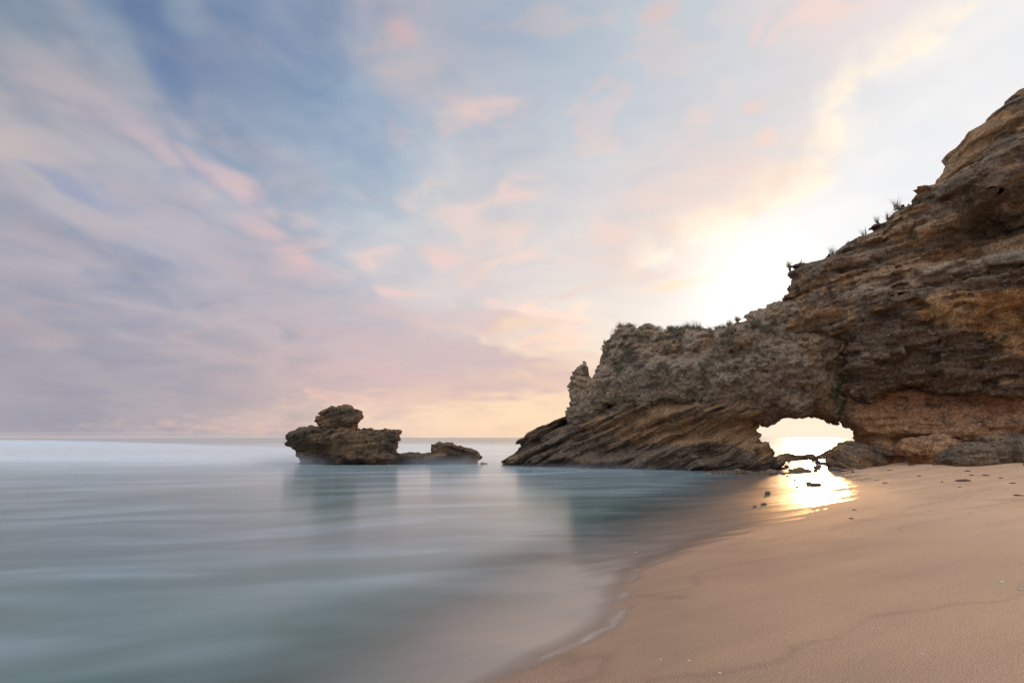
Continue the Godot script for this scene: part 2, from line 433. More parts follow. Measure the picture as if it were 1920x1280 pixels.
	func block(n: int) -> void:
		var o := blocks[n] * B
		var c := B + 1
		var vals := PackedFloat32Array()
		vals.resize(c * c * c)
		var neg := false
		var pos := false
		var at := 0
		for k in c:
			for j in c:
				for i in c:
					var f := field(lo + Vector3(o.x + i, o.y + j, o.z + k) * cell)
					vals[at] = f
					at += 1
					if f < 0.0:
						neg = true
					else:
						pos = true
		if not (neg and pos):
			return
		var keys := PackedInt64Array()
		var spots := PackedVector3Array()
		var quads := PackedInt64Array()
		var cc := c * c
		var sx := 1 << 40
		var sy := 1 << 20
		for k in B:
			for j in B:
				for i in B:
					var m := k * cc + j * c + i
					var v0 := vals[m]
					var v1 := vals[m + 1]
					var v2 := vals[m + c]
					var v3 := vals[m + c + 1]
					var v4 := vals[m + cc]
					var v5 := vals[m + cc + 1]
					var v6 := vals[m + cc + c]
					var v7 := vals[m + cc + c + 1]
					var low := minf(minf(minf(v0, v1), minf(v2, v3)), minf(minf(v4, v5), minf(v6, v7)))
					if low >= 0.0:
						continue
					var high := maxf(maxf(maxf(v0, v1), maxf(v2, v3)), maxf(maxf(v4, v5), maxf(v6, v7)))
					if high < 0.0:
						continue
					var sum := Vector3.ZERO
					var cnt := 0
					if (v0 < 0.0) != (v1 < 0.0):
						sum += Vector3(v0 / (v0 - v1), 0, 0)
						cnt += 1
					if (v2 < 0.0) != (v3 < 0.0):
						sum += Vector3(v2 / (v2 - v3), 1, 0)
						cnt += 1
					if (v4 < 0.0) != (v5 < 0.0):
						sum += Vector3(v4 / (v4 - v5), 0, 1)
						cnt += 1
					if (v6 < 0.0) != (v7 < 0.0):
						sum += Vector3(v6 / (v6 - v7), 1, 1)
						cnt += 1
					if (v0 < 0.0) != (v2 < 0.0):
						sum += Vector3(0, v0 / (v0 - v2), 0)
						cnt += 1
					if (v1 < 0.0) != (v3 < 0.0):
						sum += Vector3(1, v1 / (v1 - v3), 0)
						cnt += 1
					if (v4 < 0.0) != (v6 < 0.0):
						sum += Vector3(0, v4 / (v4 - v6), 1)
						cnt += 1
					if (v5 < 0.0) != (v7 < 0.0):
						sum += Vector3(1, v5 / (v5 - v7), 1)
						cnt += 1
					if (v0 < 0.0) != (v4 < 0.0):
						sum += Vector3(0, 0, v0 / (v0 - v4))
						cnt += 1
					if (v1 < 0.0) != (v5 < 0.0):
						sum += Vector3(1, 0, v1 / (v1 - v5))
						cnt += 1
					if (v2 < 0.0) != (v6 < 0.0):
						sum += Vector3(0, 1, v2 / (v2 - v6))
						cnt += 1
					if (v3 < 0.0) != (v7 < 0.0):
						sum += Vector3(1, 1, v3 / (v3 - v7))
						cnt += 1
					var key := (o.x + i) * sx + (o.y + j) * sy + o.z + k
					keys.append(key)
					spots.append(lo + (Vector3(o.x + i, o.y + j, o.z + k) + sum / cnt) * cell)
					# the three edges that leave this corner
					if (v0 < 0.0) != (v1 < 0.0):
						if v0 < 0.0:
							quads.append_array([key, key - sy, key - sy - 1, key - 1])
						else:
							quads.append_array([key, key - 1, key - sy - 1, key - sy])
					if (v0 < 0.0) != (v2 < 0.0):
						if v0 < 0.0:
							quads.append_array([key, key - 1, key - sx - 1, key - sx])
						else:
							quads.append_array([key, key - sx, key - sx - 1, key - 1])
					if (v0 < 0.0) != (v4 < 0.0):
						if v0 < 0.0:
							quads.append_array([key, key - sx, key - sx - sy, key - sy])
						else:
							quads.append_array([key, key - sy, key - sx - sy, key - sx])
		made[n] = [keys, spots, quads]

	func build() -> void:
		prepare()
		var reach := cell * B * 0.87 + bed_depth * 1.2 + lump_depth * 0.7 + knob_depth * 0.5 + block_depth * 0.5 + 0.1
		for k in dims.z:
			for j in dims.y:
				for i in dims.x:
					var mid := lo + (Vector3(i, j, k) + Vector3(0.5, 0.5, 0.5)) * (cell * B)
					if absf(smooth_field(mid)) < reach:
						# the hidden rear of a deep mass is left out
						if open_back and mid.z > tap(front_grid, mid.x, mid.y) + 3.2 and tap(dist_grid, mid.x, mid.y) < -2.2:
							continue
						blocks.append(Vector3i(i, j, k))
		made.resize(blocks.size())
		var task := WorkerThreadPool.add_group_task(block, blocks.size(), -1, true)
		WorkerThreadPool.wait_for_group_task_completion(task)
		var where := {}
		for m in made:
			if m == null:
				continue
			var keys: PackedInt64Array = m[0]
			var spots: PackedVector3Array = m[1]
			for i in keys.size():
				where[keys[i]] = verts.size()
				verts.append(spots[i])
		for m in made:
			if m == null:
				continue
			var q: PackedInt64Array = m[2]
			for i in range(0, q.size(), 4):
				var a: int = where.get(q[i], -1)
				var b: int = where.get(q[i + 1], -1)
				var c: int = where.get(q[i + 2], -1)
				var d: int = where.get(q[i + 3], -1)
				if a < 0 or b < 0 or c < 0 or d < 0:
					continue
				index.append_array([a, b, c, a, c, d])
		made.clear()
		drop_crumbs()
		shade_normals()
		# fine grain of the weathered skin and its colours
		var chunks := verts.size() / CHUNK + 1
		made.resize(chunks)
		task = WorkerThreadPool.add_group_task(skin, chunks, -1, true)
		WorkerThreadPool.wait_for_group_task_completion(task)
		verts.clear()
		for m in made:
			verts.append_array(m[0])
			colors.append_array(m[1])
		made.clear()
		shade_normals()

	func skin(n: int) -> void:
		var places := PackedVector3Array()
		var tones := PackedColorArray()
		for i in range(n * CHUNK, mini((n + 1) * CHUNK, verts.size())):
			var p := verts[i]
			p += normals[i] * (fine.get_noise_3d(p.x, p.y * 1.7, p.z) * fine_depth)
			places.append(p)
			tones.append(colour(p))
		made[n] = [places, tones]

	# Beds can weather into crumbs that hang in the air: keep only the body.
	func drop_crumbs() -> void:
		var head := PackedInt32Array(range(verts.size()))
		for i in range(0, index.size(), 3):
			var a := index[i]
			while head[a] != a:
				head[a] = head[head[a]]
				a = head[a]
			for k in 2:
				var b := index[i + 1 + k]
				while head[b] != b:
					head[b] = head[head[b]]
					b = head[b]
				head[b] = a
		var count := {}
		for i in verts.size():
			var a := i
			while head[a] != a:
				a = head[a]
			head[i] = a
			count[a] = count.get(a, 0) + 1
		var kept := PackedInt32Array()
		for i in range(0, index.size(), 3):
			if count[head[index[i]]] > verts.size() / 20:
				kept.append_array([index[i], index[i + 1], index[i + 2]])
		index = kept

	func shade_normals() -> void:
		normals.resize(verts.size())
		normals.fill(Vector3.ZERO)
		for i in range(0, index.size(), 3):
			var a := index[i]
			var b := index[i + 1]
			var c := index[i + 2]
			var n := (verts[b] - verts[a]).cross(verts[c] - verts[a])
			normals[a] += n
			normals[b] += n
			normals[c] += n
		for i in normals.size():
			normals[i] = normals[i].normalized()

	# palette: 0 weathered crust, 1 sandstone, 2 second sandstone, 3 dark stain, 4 pale lichen and painted sky-lit ledges
	func colour(p: Vector3) -> Color:
		var a := tint.get_noise_3d(p.x, p.y * 1.3, p.z)
		var s := (p.x * bu + p.y * by + a * 0.4) * bed_rate
		var t := p.x * by - p.y * bu
		var n := bed.get_noise_3d(t * 0.08 + 50.0, s * 1.4, p.z * 0.1)
		var g := fine.get_noise_3d(p.x * 2.3, p.y * 3.1, p.z * 2.3)
		var e := tint.get_noise_3d(p.x * 3.1 + 40.0, p.y * 3.6, p.z * 3.1)
		var c := palette[1].lerp(palette[2], clampf(0.5 + e * 1.2, 0.0, 1.0))
		var share := dark_share + n * bed_color + a * 0.9 + g * 0.5
		for q in patches:
			var dx: float = (p.x - q[0]) / q[2]
			var dy: float = (p.y - q[1]) / q[3]
			var m: float = dx * dx + dy * dy
			if m < 3.0:
				m = q[5] * exp(-m * 1.2)
				if q[4] == 0:
					share += m
				elif q[4] == 1:
					share -= m
				else:
					c = c.lerp(palette[q[4]], clampf(m + a * 0.5, 0.0, 1.0))
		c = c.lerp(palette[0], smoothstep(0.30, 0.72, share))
		var clean := clampf(1.0 + share * 1.4, 0.0, 1.0)
		c = c.lerp(palette[3], 0.8 * clean * smoothstep(0.12, 0.46, e + n * 0.5 + g * 0.4))
		c = c.lerp(palette[4], 0.5 * smoothstep(0.28, 0.5, g * 0.8 - n * 0.5 + e * 0.3))
		c = c.lerp(palette[3] * 0.8, 0.85 * smoothstep(0.0, 0.35, tide + a * 0.9 + g * 0.35 - p.y))
		var speck := fine.get_noise_3d(p.x * 5.3 + 70.0, p.y * 5.9, p.z * 5.3)
		return c * clampf(1.0 + 0.35 * g + speckle * speck, 0.35, 2.0)

	# The point of the surface nearest the camera close to (u, y); with y out of reach, the highest point at u.
	var columns := {}
	func surface_at(u: float, y: float) -> Array:
		if columns.is_empty():
			for i in verts.size():
				var k := int(floor(verts[i].x * 4.0))
				if not columns.has(k):
					columns[k] = PackedInt32Array()
				columns[k].append(i)
		var best := -1
		var score := 1e9
		var k0 := int(floor(u * 4.0))
		for k in [k0 - 1, k0, k0 + 1]:
			for i in columns.get(k, PackedInt32Array()):
				var p: Vector3 = verts[i]
				var du := absf(p.x - u)
				if du > 0.16:
					continue
				var v := 0.0
				if y > 90.0:
					v = du - p.y
				else:
					if absf(p.y - y) > 0.2:
						continue
					v = p.z + du + absf(p.y - y)
				if v < score:
					score = v
					best = i
		return [] if best < 0 else [verts[best], normals[best]]

	func mesh(center: Vector3) -> ArrayMesh:
		var moved := PackedVector3Array()
		moved.resize(verts.size())
		var turned := PackedVector3Array()
		turned.resize(verts.size())
		for i in verts.size():
			# from (along, up, away) to (x, y, -z)
			var p := verts[i]
			moved[i] = Vector3(p.x, p.y, -p.z) - center
			turned[i] = Vector3(normals[i].x, normals[i].y, -normals[i].z)
		var arrays := []
		arrays.resize(Mesh.ARRAY_MAX)
		arrays[Mesh.ARRAY_VERTEX] = moved
		arrays[Mesh.ARRAY_NORMAL] = turned
		arrays[Mesh.ARRAY_COLOR] = colors
		arrays[Mesh.ARRAY_INDEX] = index
		var m := ArrayMesh.new()
		m.add_surface_from_arrays(Mesh.PRIMITIVE_TRIANGLES, arrays)
		return m

# ---------------------------------------------------------------- the rock masses of the cove, in metres
# Headland frame: along the face, up, away from the camera; the face looks back at azimuth 22 degrees.
const HEADLAND_TURN := 22.0
# crust, sandstone, second sandstone, stain, lichen
const CRUST_ROCK := [Color(0.33, 0.235, 0.155), Color(0.70, 0.40, 0.185), Color(0.55, 0.34, 0.185), Color(0.13, 0.096, 0.068), Color(0.54, 0.43, 0.32)]
const KNOB_ROCK := [Color(0.52, 0.39, 0.265), Color(0.66, 0.43, 0.24), Color(0.55, 0.39, 0.24), Color(0.20, 0.152, 0.108), Color(0.66, 0.55, 0.42)]
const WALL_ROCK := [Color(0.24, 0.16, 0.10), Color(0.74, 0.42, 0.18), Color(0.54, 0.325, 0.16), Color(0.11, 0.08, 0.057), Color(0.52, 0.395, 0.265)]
const RED_ROCK := [Color(0.38, 0.235, 0.148), Color(0.74, 0.43, 0.20), Color(0.66, 0.33, 0.17), Color(0.16, 0.106, 0.075), Color(0.58, 0.42, 0.26)]
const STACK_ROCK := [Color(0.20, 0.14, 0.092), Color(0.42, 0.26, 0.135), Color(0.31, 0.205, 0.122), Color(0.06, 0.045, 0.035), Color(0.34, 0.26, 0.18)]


func rock_foot() -> Rock:
	var r: Rock
	r = Rock.new()
	r.outline = PackedVector2Array([Vector2(-18.27, -1.32), Vector2(-17.02, 0.02), Vector2(-15.67, 1.31), Vector2(-15.29, 1.92), Vector2(-14.37, 2.38), Vector2(-13.47, 2.76), Vector2(-11.86, 2.97), Vector2(-9.86, 3.66), Vector2(-7.23, 4.35), Vector2(-3.00, 4.71), Vector2(0.25, 4.52), Vector2(0.97, 3.66), Vector2(0.64, 2.90), Vector2(0.54, 2.23), Vector2(0.98, 1.87), Vector2(1.36, 1.70), Vector2(1.46, 1.31), Vector2(1.70, 0.89), Vector2(1.87, 0.32), Vector2(2.09, -0.73)])
	r.front_points = [[-16.17, 0.28, 39.00], [-13.96, 1.25, 38.60], [-11.54, 1.64, 38.40], [-11.38, 0.22, 37.80], [-8.71, 0.12, 37.30], [-8.89, 1.30, 38.20], [-8.86, 3.07, 38.30], [-5.63, 0.34, 37.30], [-6.47, 1.65, 38.60], [-4.73, 2.69, 38.80], [-4.58, 3.69, 37.90], [-3.05, 0.38, 37.30], [-2.42, 1.34, 38.00], [-2.42, 2.51, 38.90], [-1.66, 3.81, 38.00], [-0.02, 0.42, 37.70], [0.04, 1.36, 38.00], [-0.18, 2.66, 39.00], [0.20, 3.79, 38.30], [1.19, 0.73, 38.20]]
	r.patches = [[-2.12, 2.58, 4.06, 0.81, 1, 1.60], [0.25, 2.17, 1.48, 1.33, 1, 1.20], [-5.52, 2.28, 2.58, 0.66, 1, 1.00], [-6.91, 3.07, 2.22, 0.44, 1, 0.40], [-14.26, 1.05, 2.95, 1.48, 0, 0.80], [-9.93, 0.72, 4.43, 1.11, 0, 0.90], [-5.58, 0.67, 4.06, 0.81, 0, 1.00], [-1.89, 0.82, 4.06, 0.66, 0, 1.20], [-6.66, 0.17, 9.60, 0.59, 3, 0.90], [-13.04, 0.87, 2.22, 1.11, 3, 0.50], [1.11, 1.18, 0.81, 0.74, 1, 0.80]]
	r.back = 44.0
	r.dip = 24.0
	r.tide = 0.55
	r.bed_depth = 0.32
	r.bed_run = 0.12
	r.block_depth = 0.12
	r.block_rate = 1.2
	r.block_run = 0.2
	r.joint_depth = 0.15
	r.knob_depth = 0.05
	r.knob_rate = 1.1
	r.bed_rate = 1.1
	r.lump_depth = 0.32
	r.lump_rate = 0.22
	r.rounding = 1.1
	r.dark_share = 0.5
	r.bed_color = 0.7
	r.seed_value = 131
	r.cell = 0.085
	r.palette = PackedColorArray(CRUST_ROCK)
	return r


func rock_cap() -> Rock:
	var r: Rock
	r = Rock.new()
	r.outline = PackedVector2Array([Vector2(-12.04, 2.87), Vector2(-12.03, 3.68), Vector2(-11.58, 3.98), Vector2(-10.97, 4.66), Vector2(-10.36, 5.48), Vector2(-9.79, 6.46), Vector2(-9.70, 7.12), Vector2(-9.45, 7.61), Vector2(-8.84, 8.39), Vector2(-8.13, 9.08), Vector2(-7.58, 9.51), Vector2(-6.40, 9.69), Vector2(-5.95, 9.97), Vector2(-5.27, 9.38), Vector2(-4.02, 9.26), Vector2(-1.02, 9.08), Vector2(-0.07, 9.30), Vector2(0.38, 9.67), Vector2(1.62, 10.32), Vector2(3.04, 10.69), Vector2(3.83, 10.80), Vector2(7.36, 10.47), Vector2(7.96, 7.75), Vector2(7.47, 3.89), Vector2(7.31, 2.16), Vector2(6.59, 2.44), Vector2(5.91, 2.96), Vector2(5.13, 3.16), Vector2(4.71, 3.36), Vector2(4.28, 3.43), Vector2(3.14, 3.28), Vector2(2.52, 3.43), Vector2(1.08, 3.18), Vector2(0.67, 3.15), Vector2(-2.09, 3.70), Vector2(-4.81, 4.15), Vector2(-8.48, 3.77), Vector2(-10.42, 3.05)])
	r.front_points = [[-10.80, 3.28, 38.60], [-8.82, 3.78, 38.20], [-6.27, 3.89, 37.90], [-2.92, 4.17, 38.00], [0.19, 3.63, 38.30], [2.60, 3.60, 38.70], [4.92, 3.58, 39.00], [-8.82, 5.60, 38.40], [-6.20, 5.82, 37.90], [-2.81, 6.02, 37.80], [0.33, 5.91, 38.00], [2.45, 5.86, 38.40], [4.62, 5.18, 38.90], [5.53, 7.12, 39.20], [4.82, 8.87, 39.40], [-8.53, 7.51, 39.00], [-6.30, 8.13, 39.00], [-2.81, 7.92, 39.00], [0.47, 8.07, 39.00], [2.14, 9.41, 39.40], [3.67, 9.60, 39.20], [4.09, 7.81, 38.80], [6.37, 5.86, 39.90], [6.09, 3.88, 39.20]]
	r.patches = [[4.92, 6.26, 1.12, 2.81, 1, 2.00], [5.09, 4.10, 1.12, 1.12, 1, 0.80], [1.24, 9.96, 2.25, 0.52, 1, 0.60], [4.33, 9.36, 1.87, 0.75, 1, 0.80], [-4.96, 9.13, 2.25, 0.37, 1, 0.70], [2.29, 6.72, 1.87, 2.25, 0, 0.60], [3.39, 9.08, 2.25, 0.45, 0, 0.60], [-4.75, 5.60, 4.50, 1.87, 4, 0.35], [4.14, 3.14, 2.25, 0.30, 1, 0.70], [-2.69, 5.17, 3.00, 1.12, 0, 0.30]]
	r.back = 44.5
	r.dip = 8.0
	r.bed_depth = 0.06
	r.bed_rate = 1.0
	r.lump_depth = 0.85
	r.lump_rate = 0.34
	r.knob_depth = 0.55
	r.knob_rate = 0.85
	r.joint_depth = 0.15
	r.joint_rate = 0.35
	r.rounding = 1.5
	r.dark_share = 0.62
	r.bed_color = 0.3
	r.seed_value = 202
	r.cell = 0.075
	r.fine_depth = 0.11
	r.palette = PackedColorArray(KNOB_ROCK)
	return r


func rock_pinnacle() -> Rock:
	var r: Rock
	r = Rock.new()
	r.outline = PackedVector2Array([Vector2(-11.82, 2.75), Vector2(-11.39, 4.74), Vector2(-11.43, 5.20), Vector2(-11.66, 5.55), Vector2(-11.33, 6.16), Vector2(-11.24, 6.65), Vector2(-10.72, 7.13), Vector2(-10.51, 7.43), Vector2(-10.36, 7.38), Vector2(-10.29, 6.84), Vector2(-10.19, 6.23), Vector2(-9.96, 5.95), Vector2(-9.44, 5.33), Vector2(-9.13, 2.73)])
	r.front_points = [[-10.71, 6.88, 39.20], [-10.77, 5.34, 38.90], [-10.66, 3.84, 38.80], [-9.31, 3.81, 38.70]]
	r.back = 40.6
	r.dip = -4.0
	r.bed_depth = 0.1
	r.bed_rate = 1.8
	r.lump_depth = 0.22
	r.lump_rate = 0.6
	r.knob_depth = 0.12
	r.knob_rate = 1.4
	r.rounding = 0.45
	r.dark_share = 0.7
	r.bed_color = 0.3
	r.seed_value = 303
	r.cell = 0.075
	r.palette = PackedColorArray(KNOB_ROCK)
	return r


func rock_upper() -> Rock:
	var r: Rock
	r = Rock.new()
	r.outline = PackedVector2Array([Vector2(2.57, 8.72), Vector2(3.10, 10.49), Vector2(3.43, 11.17), Vector2(3.72, 11.42), Vector2(3.50, 11.83), Vector2(3.78, 12.15), Vector2(3.89, 12.81), Vector2(4.31, 13.19), Vector2(5.08, 13.28), Vector2(5.68, 13.66), Vector2(6.54, 14.07), Vector2(7.41, 14.62), Vector2(7.95, 14.55), Vector2(8.78, 14.98), Vector2(9.38, 15.65), Vector2(10.18, 15.94), Vector2(10.57, 16.53), Vector2(11.46, 16.80), Vector2(12.60, 17.21), Vector2(13.74, 18.19), Vector2(14.89, 19.25), Vector2(16.48, 20.13), Vector2(19.74, 21.43), Vector2(17.86, 7.07), Vector2(6.49, 7.78)])
	r.front_points = [[3.85, 12.27, 38.90], [3.80, 11.16, 39.30], [3.37, 9.90, 38.90], [4.86, 10.38, 38.60], [5.61, 12.36, 38.70], [6.67, 11.54, 38.60], [7.51, 13.64, 39.20], [7.76, 10.36, 37.60], [8.94, 12.58, 38.50], [10.21, 14.42, 38.60], [9.50, 10.56, 37.20], [11.16, 12.75, 38.90], [11.99, 15.14, 38.20], [11.41, 10.88, 36.90], [14.13, 14.23, 40.60], [12.13, 12.84, 39.60], [13.27, 16.10, 37.20], [13.18, 10.89, 36.60], [15.11, 14.71, 39.60], [15.05, 17.46, 37.80], [15.86, 12.27, 37.40], [17.53, 16.10, 36.60], [7.68, 8.71, 38.00], [13.80, 8.24, 38.00]]
	r.patches = [[4.97, 10.40, 2.97, 0.33, 4, 0.90], [8.44, 10.68, 2.97, 0.33, 4, 0.90], [11.16, 11.06, 2.97, 0.37, 4, 1.00], [14.25, 11.56, 3.34, 0.41, 4, 1.00], [5.59, 10.82, 4.45, 0.37, 1, 0.70], [10.14, 11.43, 4.45, 0.45, 1, 0.80], [13.57, 12.08, 4.08, 0.52, 1, 0.90], [13.88, 12.62, 3.34, 0.93, 1, 0.50], [5.66, 11.57, 1.48, 0.52, 1, 0.50], [11.63, 15.58, 2.23, 1.48, 0, 0.60], [14.88, 17.04, 2.23, 1.48, 0, 0.70], [14.06, 14.21, 2.60, 1.48, 0, 0.40], [6.96, 13.15, 2.23, 0.67, 0, 0.30], [5.12, 12.32, 1.86, 0.74, 0, 0.30]]  # pale ledge strips: dry soil, with sky light painted into the tone
	r.back = 46.0
	r.dip = 11.0
	r.bed_depth = 0.16
	r.bed_run = 0.3
	r.block_depth = 0.62
	r.block_rate = 1.25
	r.block_run = 0.45
	r.joint_depth = 0.2
	r.bed_rate = 1.25
	r.lump_depth = 0.75
	r.lump_rate = 0.24
	r.knob_depth = 0.3
	r.knob_rate = 1.0
	r.rounding = 1.3
	r.dark_share = 0.5
	r.bed_color = 0.8
	r.seed_value = 404
	r.cell = 0.09
	r.palette = PackedColorArray(CRUST_ROCK)
	return r


func rock_slope() -> Rock:
	var r: Rock
	r = Rock.new()
	r.outline = PackedVector2Array([Vector2(13.93, 19.09), Vector2(14.31, 20.03), Vector2(14.49, 20.88), Vector2(14.86, 21.70), Vector2(15.26, 22.52), Vector2(15.95, 22.94), Vector2(16.76, 23.37), Vector2(17.60, 24.08), Vector2(18.43, 24.86), Vector2(19.04, 25.27), Vector2(20.51, 25.71), Vector2(23.42, 26.63), Vector2(22.39, 18.77), Vector2(18.05, 19.55)])
	r.front_points = [[14.52, 20.44, 45.30], [16.32, 21.50, 45.00], [17.70, 22.48, 44.50], [19.72, 21.56, 43.00]]
	r.patches = [[16.23, 21.87, 2.61, 1.31, 1, 0.90], [18.28, 24.05, 2.18, 0.87, 0, 0.40]]
	r.back = 50.0
	r.dip = 20.0
	r.bed_depth = 0.14
	r.bed_rate = 1.2
	r.lump_depth = 0.35
	r.lump_rate = 0.3
	r.rounding = 1.2
	r.dark_share = 0.3
	r.bed_color = 0.4
	r.seed_value = 505
	r.cell = 0.13
	r.palette = PackedColorArray(CRUST_ROCK)
	return r


func rock_wall() -> Rock:
	var r: Rock
	r = Rock.new()
	r.outline = PackedVector2Array([Vector2(5.82, 4.44), Vector2(5.76, 5.64), Vector2(6.11, 7.49), Vector2(6.64, 9.19), Vector2(7.72, 9.95), Vector2(9.04, 10.14), Vector2(11.59, 10.66), Vector2(14.45, 11.03), Vector2(17.56, 11.45), Vector2(16.59, 4.03), Vector2(13.63, 4.17), Vector2(6.95, 4.41)])
	r.front_points = [[6.02, 4.98, 37.20], [6.33, 7.39, 37.00], [7.25, 8.86, 37.00], [7.04, 5.45, 36.20], [8.41, 7.11, 36.10], [8.18, 4.54, 36.20], [9.14, 9.29, 36.20], [10.16, 5.59, 36.10], [10.86, 9.14, 35.60], [11.73, 6.94, 36.30], [12.63, 8.33, 36.50], [12.96, 5.50, 36.50], [13.01, 9.68, 35.20], [13.38, 6.88, 36.60], [12.72, 4.26, 36.20], [14.96, 7.67, 35.50], [15.88, 10.01, 34.60]]
	r.patches = [[12.97, 8.23, 1.94, 1.48, 1, 1.50], [9.03, 10.08, 3.17, 0.25, 4, 0.80], [12.79, 10.77, 3.88, 0.28, 4, 0.90], [10.45, 9.18, 2.11, 0.49, 1, 0.70], [12.44, 9.75, 2.82, 0.49, 0, 0.80], [13.45, 6.46, 1.06, 1.06, 1, 0.60], [8.65, 6.12, 3.17, 1.76, 0, 0.80], [8.37, 8.58, 1.76, 1.41, 0, 0.30], [6.59, 6.22, 1.06, 2.11, 0, 0.50], [11.02, 5.42, 4.23, 1.06, 0, 0.80], [9.88, 8.47, 1.06, 0.70, 1, 0.60]]  # pale strips on the top edge: sky light painted over dry soil
	r.back = 43.0
	r.dip = 5.0
	r.bed_depth = 0.12
	r.bed_run = 0.3
	r.block_depth = 0.5
	r.block_rate = 1.1
	r.block_run = 0.5
	r.bed_rate = 1.6
	r.lump_depth = 0.8
	r.joint_depth = 0.3
	r.knob_depth = 0.3
	r.knob_rate = 1.1
	r.lump_rate = 0.3
	r.rounding = 0.7
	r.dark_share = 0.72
	r.bed_color = 0.7
	r.seed_value = 606
	r.cell = 0.085
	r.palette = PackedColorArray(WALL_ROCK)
	return r


func rock_ledge() -> Rock:
	var r: Rock
	r = Rock.new()
	r.outline = PackedVector2Array([Vector2(5.78, 4.22), Vector2(6.69, 4.69), Vector2(17.00, 4.49), Vector2(16.29, -0.91), Vector2(12.85, -1.03), Vector2(7.60, -1.23), Vector2(6.71, 0.21), Vector2(6.31, 1.04), Vector2(6.38, 1.52), Vector2(6.50, 1.97), Vector2(6.27, 2.43), Vector2(5.79, 3.04)])
	r.front_points = [[5.97, 3.84, 38.40], [7.15, 3.78, 37.60], [9.57, 3.77, 37.30], [11.81, 3.70, 37.00], [13.07, 3.67, 36.80], [6.33, 2.60, 38.00], [7.07, 2.88, 37.60], [8.62, 2.42, 36.90], [10.36, 2.14, 36.50], [12.07, 2.13, 36.30], [6.55, 1.70, 38.20], [8.29, 1.56, 38.00], [9.78, 1.19, 38.20], [11.79, 1.22, 37.80], [13.04, 1.32, 37.50], [15.57, 3.01, 36.00], [15.48, 0.99, 36.40], [6.64, 0.97, 37.60], [7.64, 1.13, 37.50]]
	r.patches = [[6.93, 2.60, 2.16, 0.72, 1, 0.90], [10.89, 2.11, 5.76, 0.50, 1, 1.40], [11.04, 3.44, 6.12, 0.58, 2, 1.20], [10.12, 3.99, 7.20, 0.29, 2, 0.80], [8.35, 1.26, 2.16, 0.50, 0, 0.80], [6.29, 1.40, 0.90, 0.72, 0, 0.50]]
	r.back = 43.0
	r.dip = -1.0
	r.bed_depth = 0.12
	r.block_depth = 0.2
	r.block_rate = 1.2
	r.block_run = 0.35
	r.bed_rate = 1.2
	r.open_back = false
	r.lump_depth = 0.34
	r.lump_rate = 0.35
	r.knob_depth = 0.34
	r.knob_rate = 1.5
	r.rounding = 0.6
	r.dark_share = 0.22
	r.bed_color = 0.5
	r.seed_value = 707
	r.cell = 0.085
	r.palette = PackedColorArray(RED_ROCK)
	return r


func rock_far() -> Rock:
	var r: Rock
	r = Rock.new()
	r.outline = PackedVector2Array([Vector2(18.00, 20.41), Vector2(21.40, 22.58), Vector2(25.75, 24.28), Vector2(30.69, 26.23), Vector2(35.67, 26.62), Vector2(30.07, -2.95), Vector2(15.19, -1.75)])
	r.front_points = [[16.75, 10.45, 36.50], [15.85, 2.52, 36.80], [18.40, 18.14, 38.00], [21.19, 9.80, 36.00], [19.87, 2.47, 35.60], [23.82, 19.91, 38.00], [27.15, 8.98, 35.50], [25.47, 2.42, 34.80], [30.89, 21.84, 37.50]]
	r.patches = [[22.58, 9.81, 7.22, 2.16, 1, 0.80], [27.03, 4.85, 7.22, 1.44, 1, 0.60]]
	r.back = 44.0
	r.dip = 9.0
	r.bed_depth = 0.3
	r.bed_rate = 0.9
	r.block_depth = 0.7
	r.block_rate = 0.8
	r.block_run = 0.3
	r.lump_depth = 0.9
	r.lump_rate = 0.2
	r.rounding = 1.3
	r.dark_share = 0.5
	r.bed_color = 0.8
	r.seed_value = 515
	r.cell = 0.26
	r.fine_depth = 0.15
	r.palette = PackedColorArray(CRUST_ROCK)
	return r


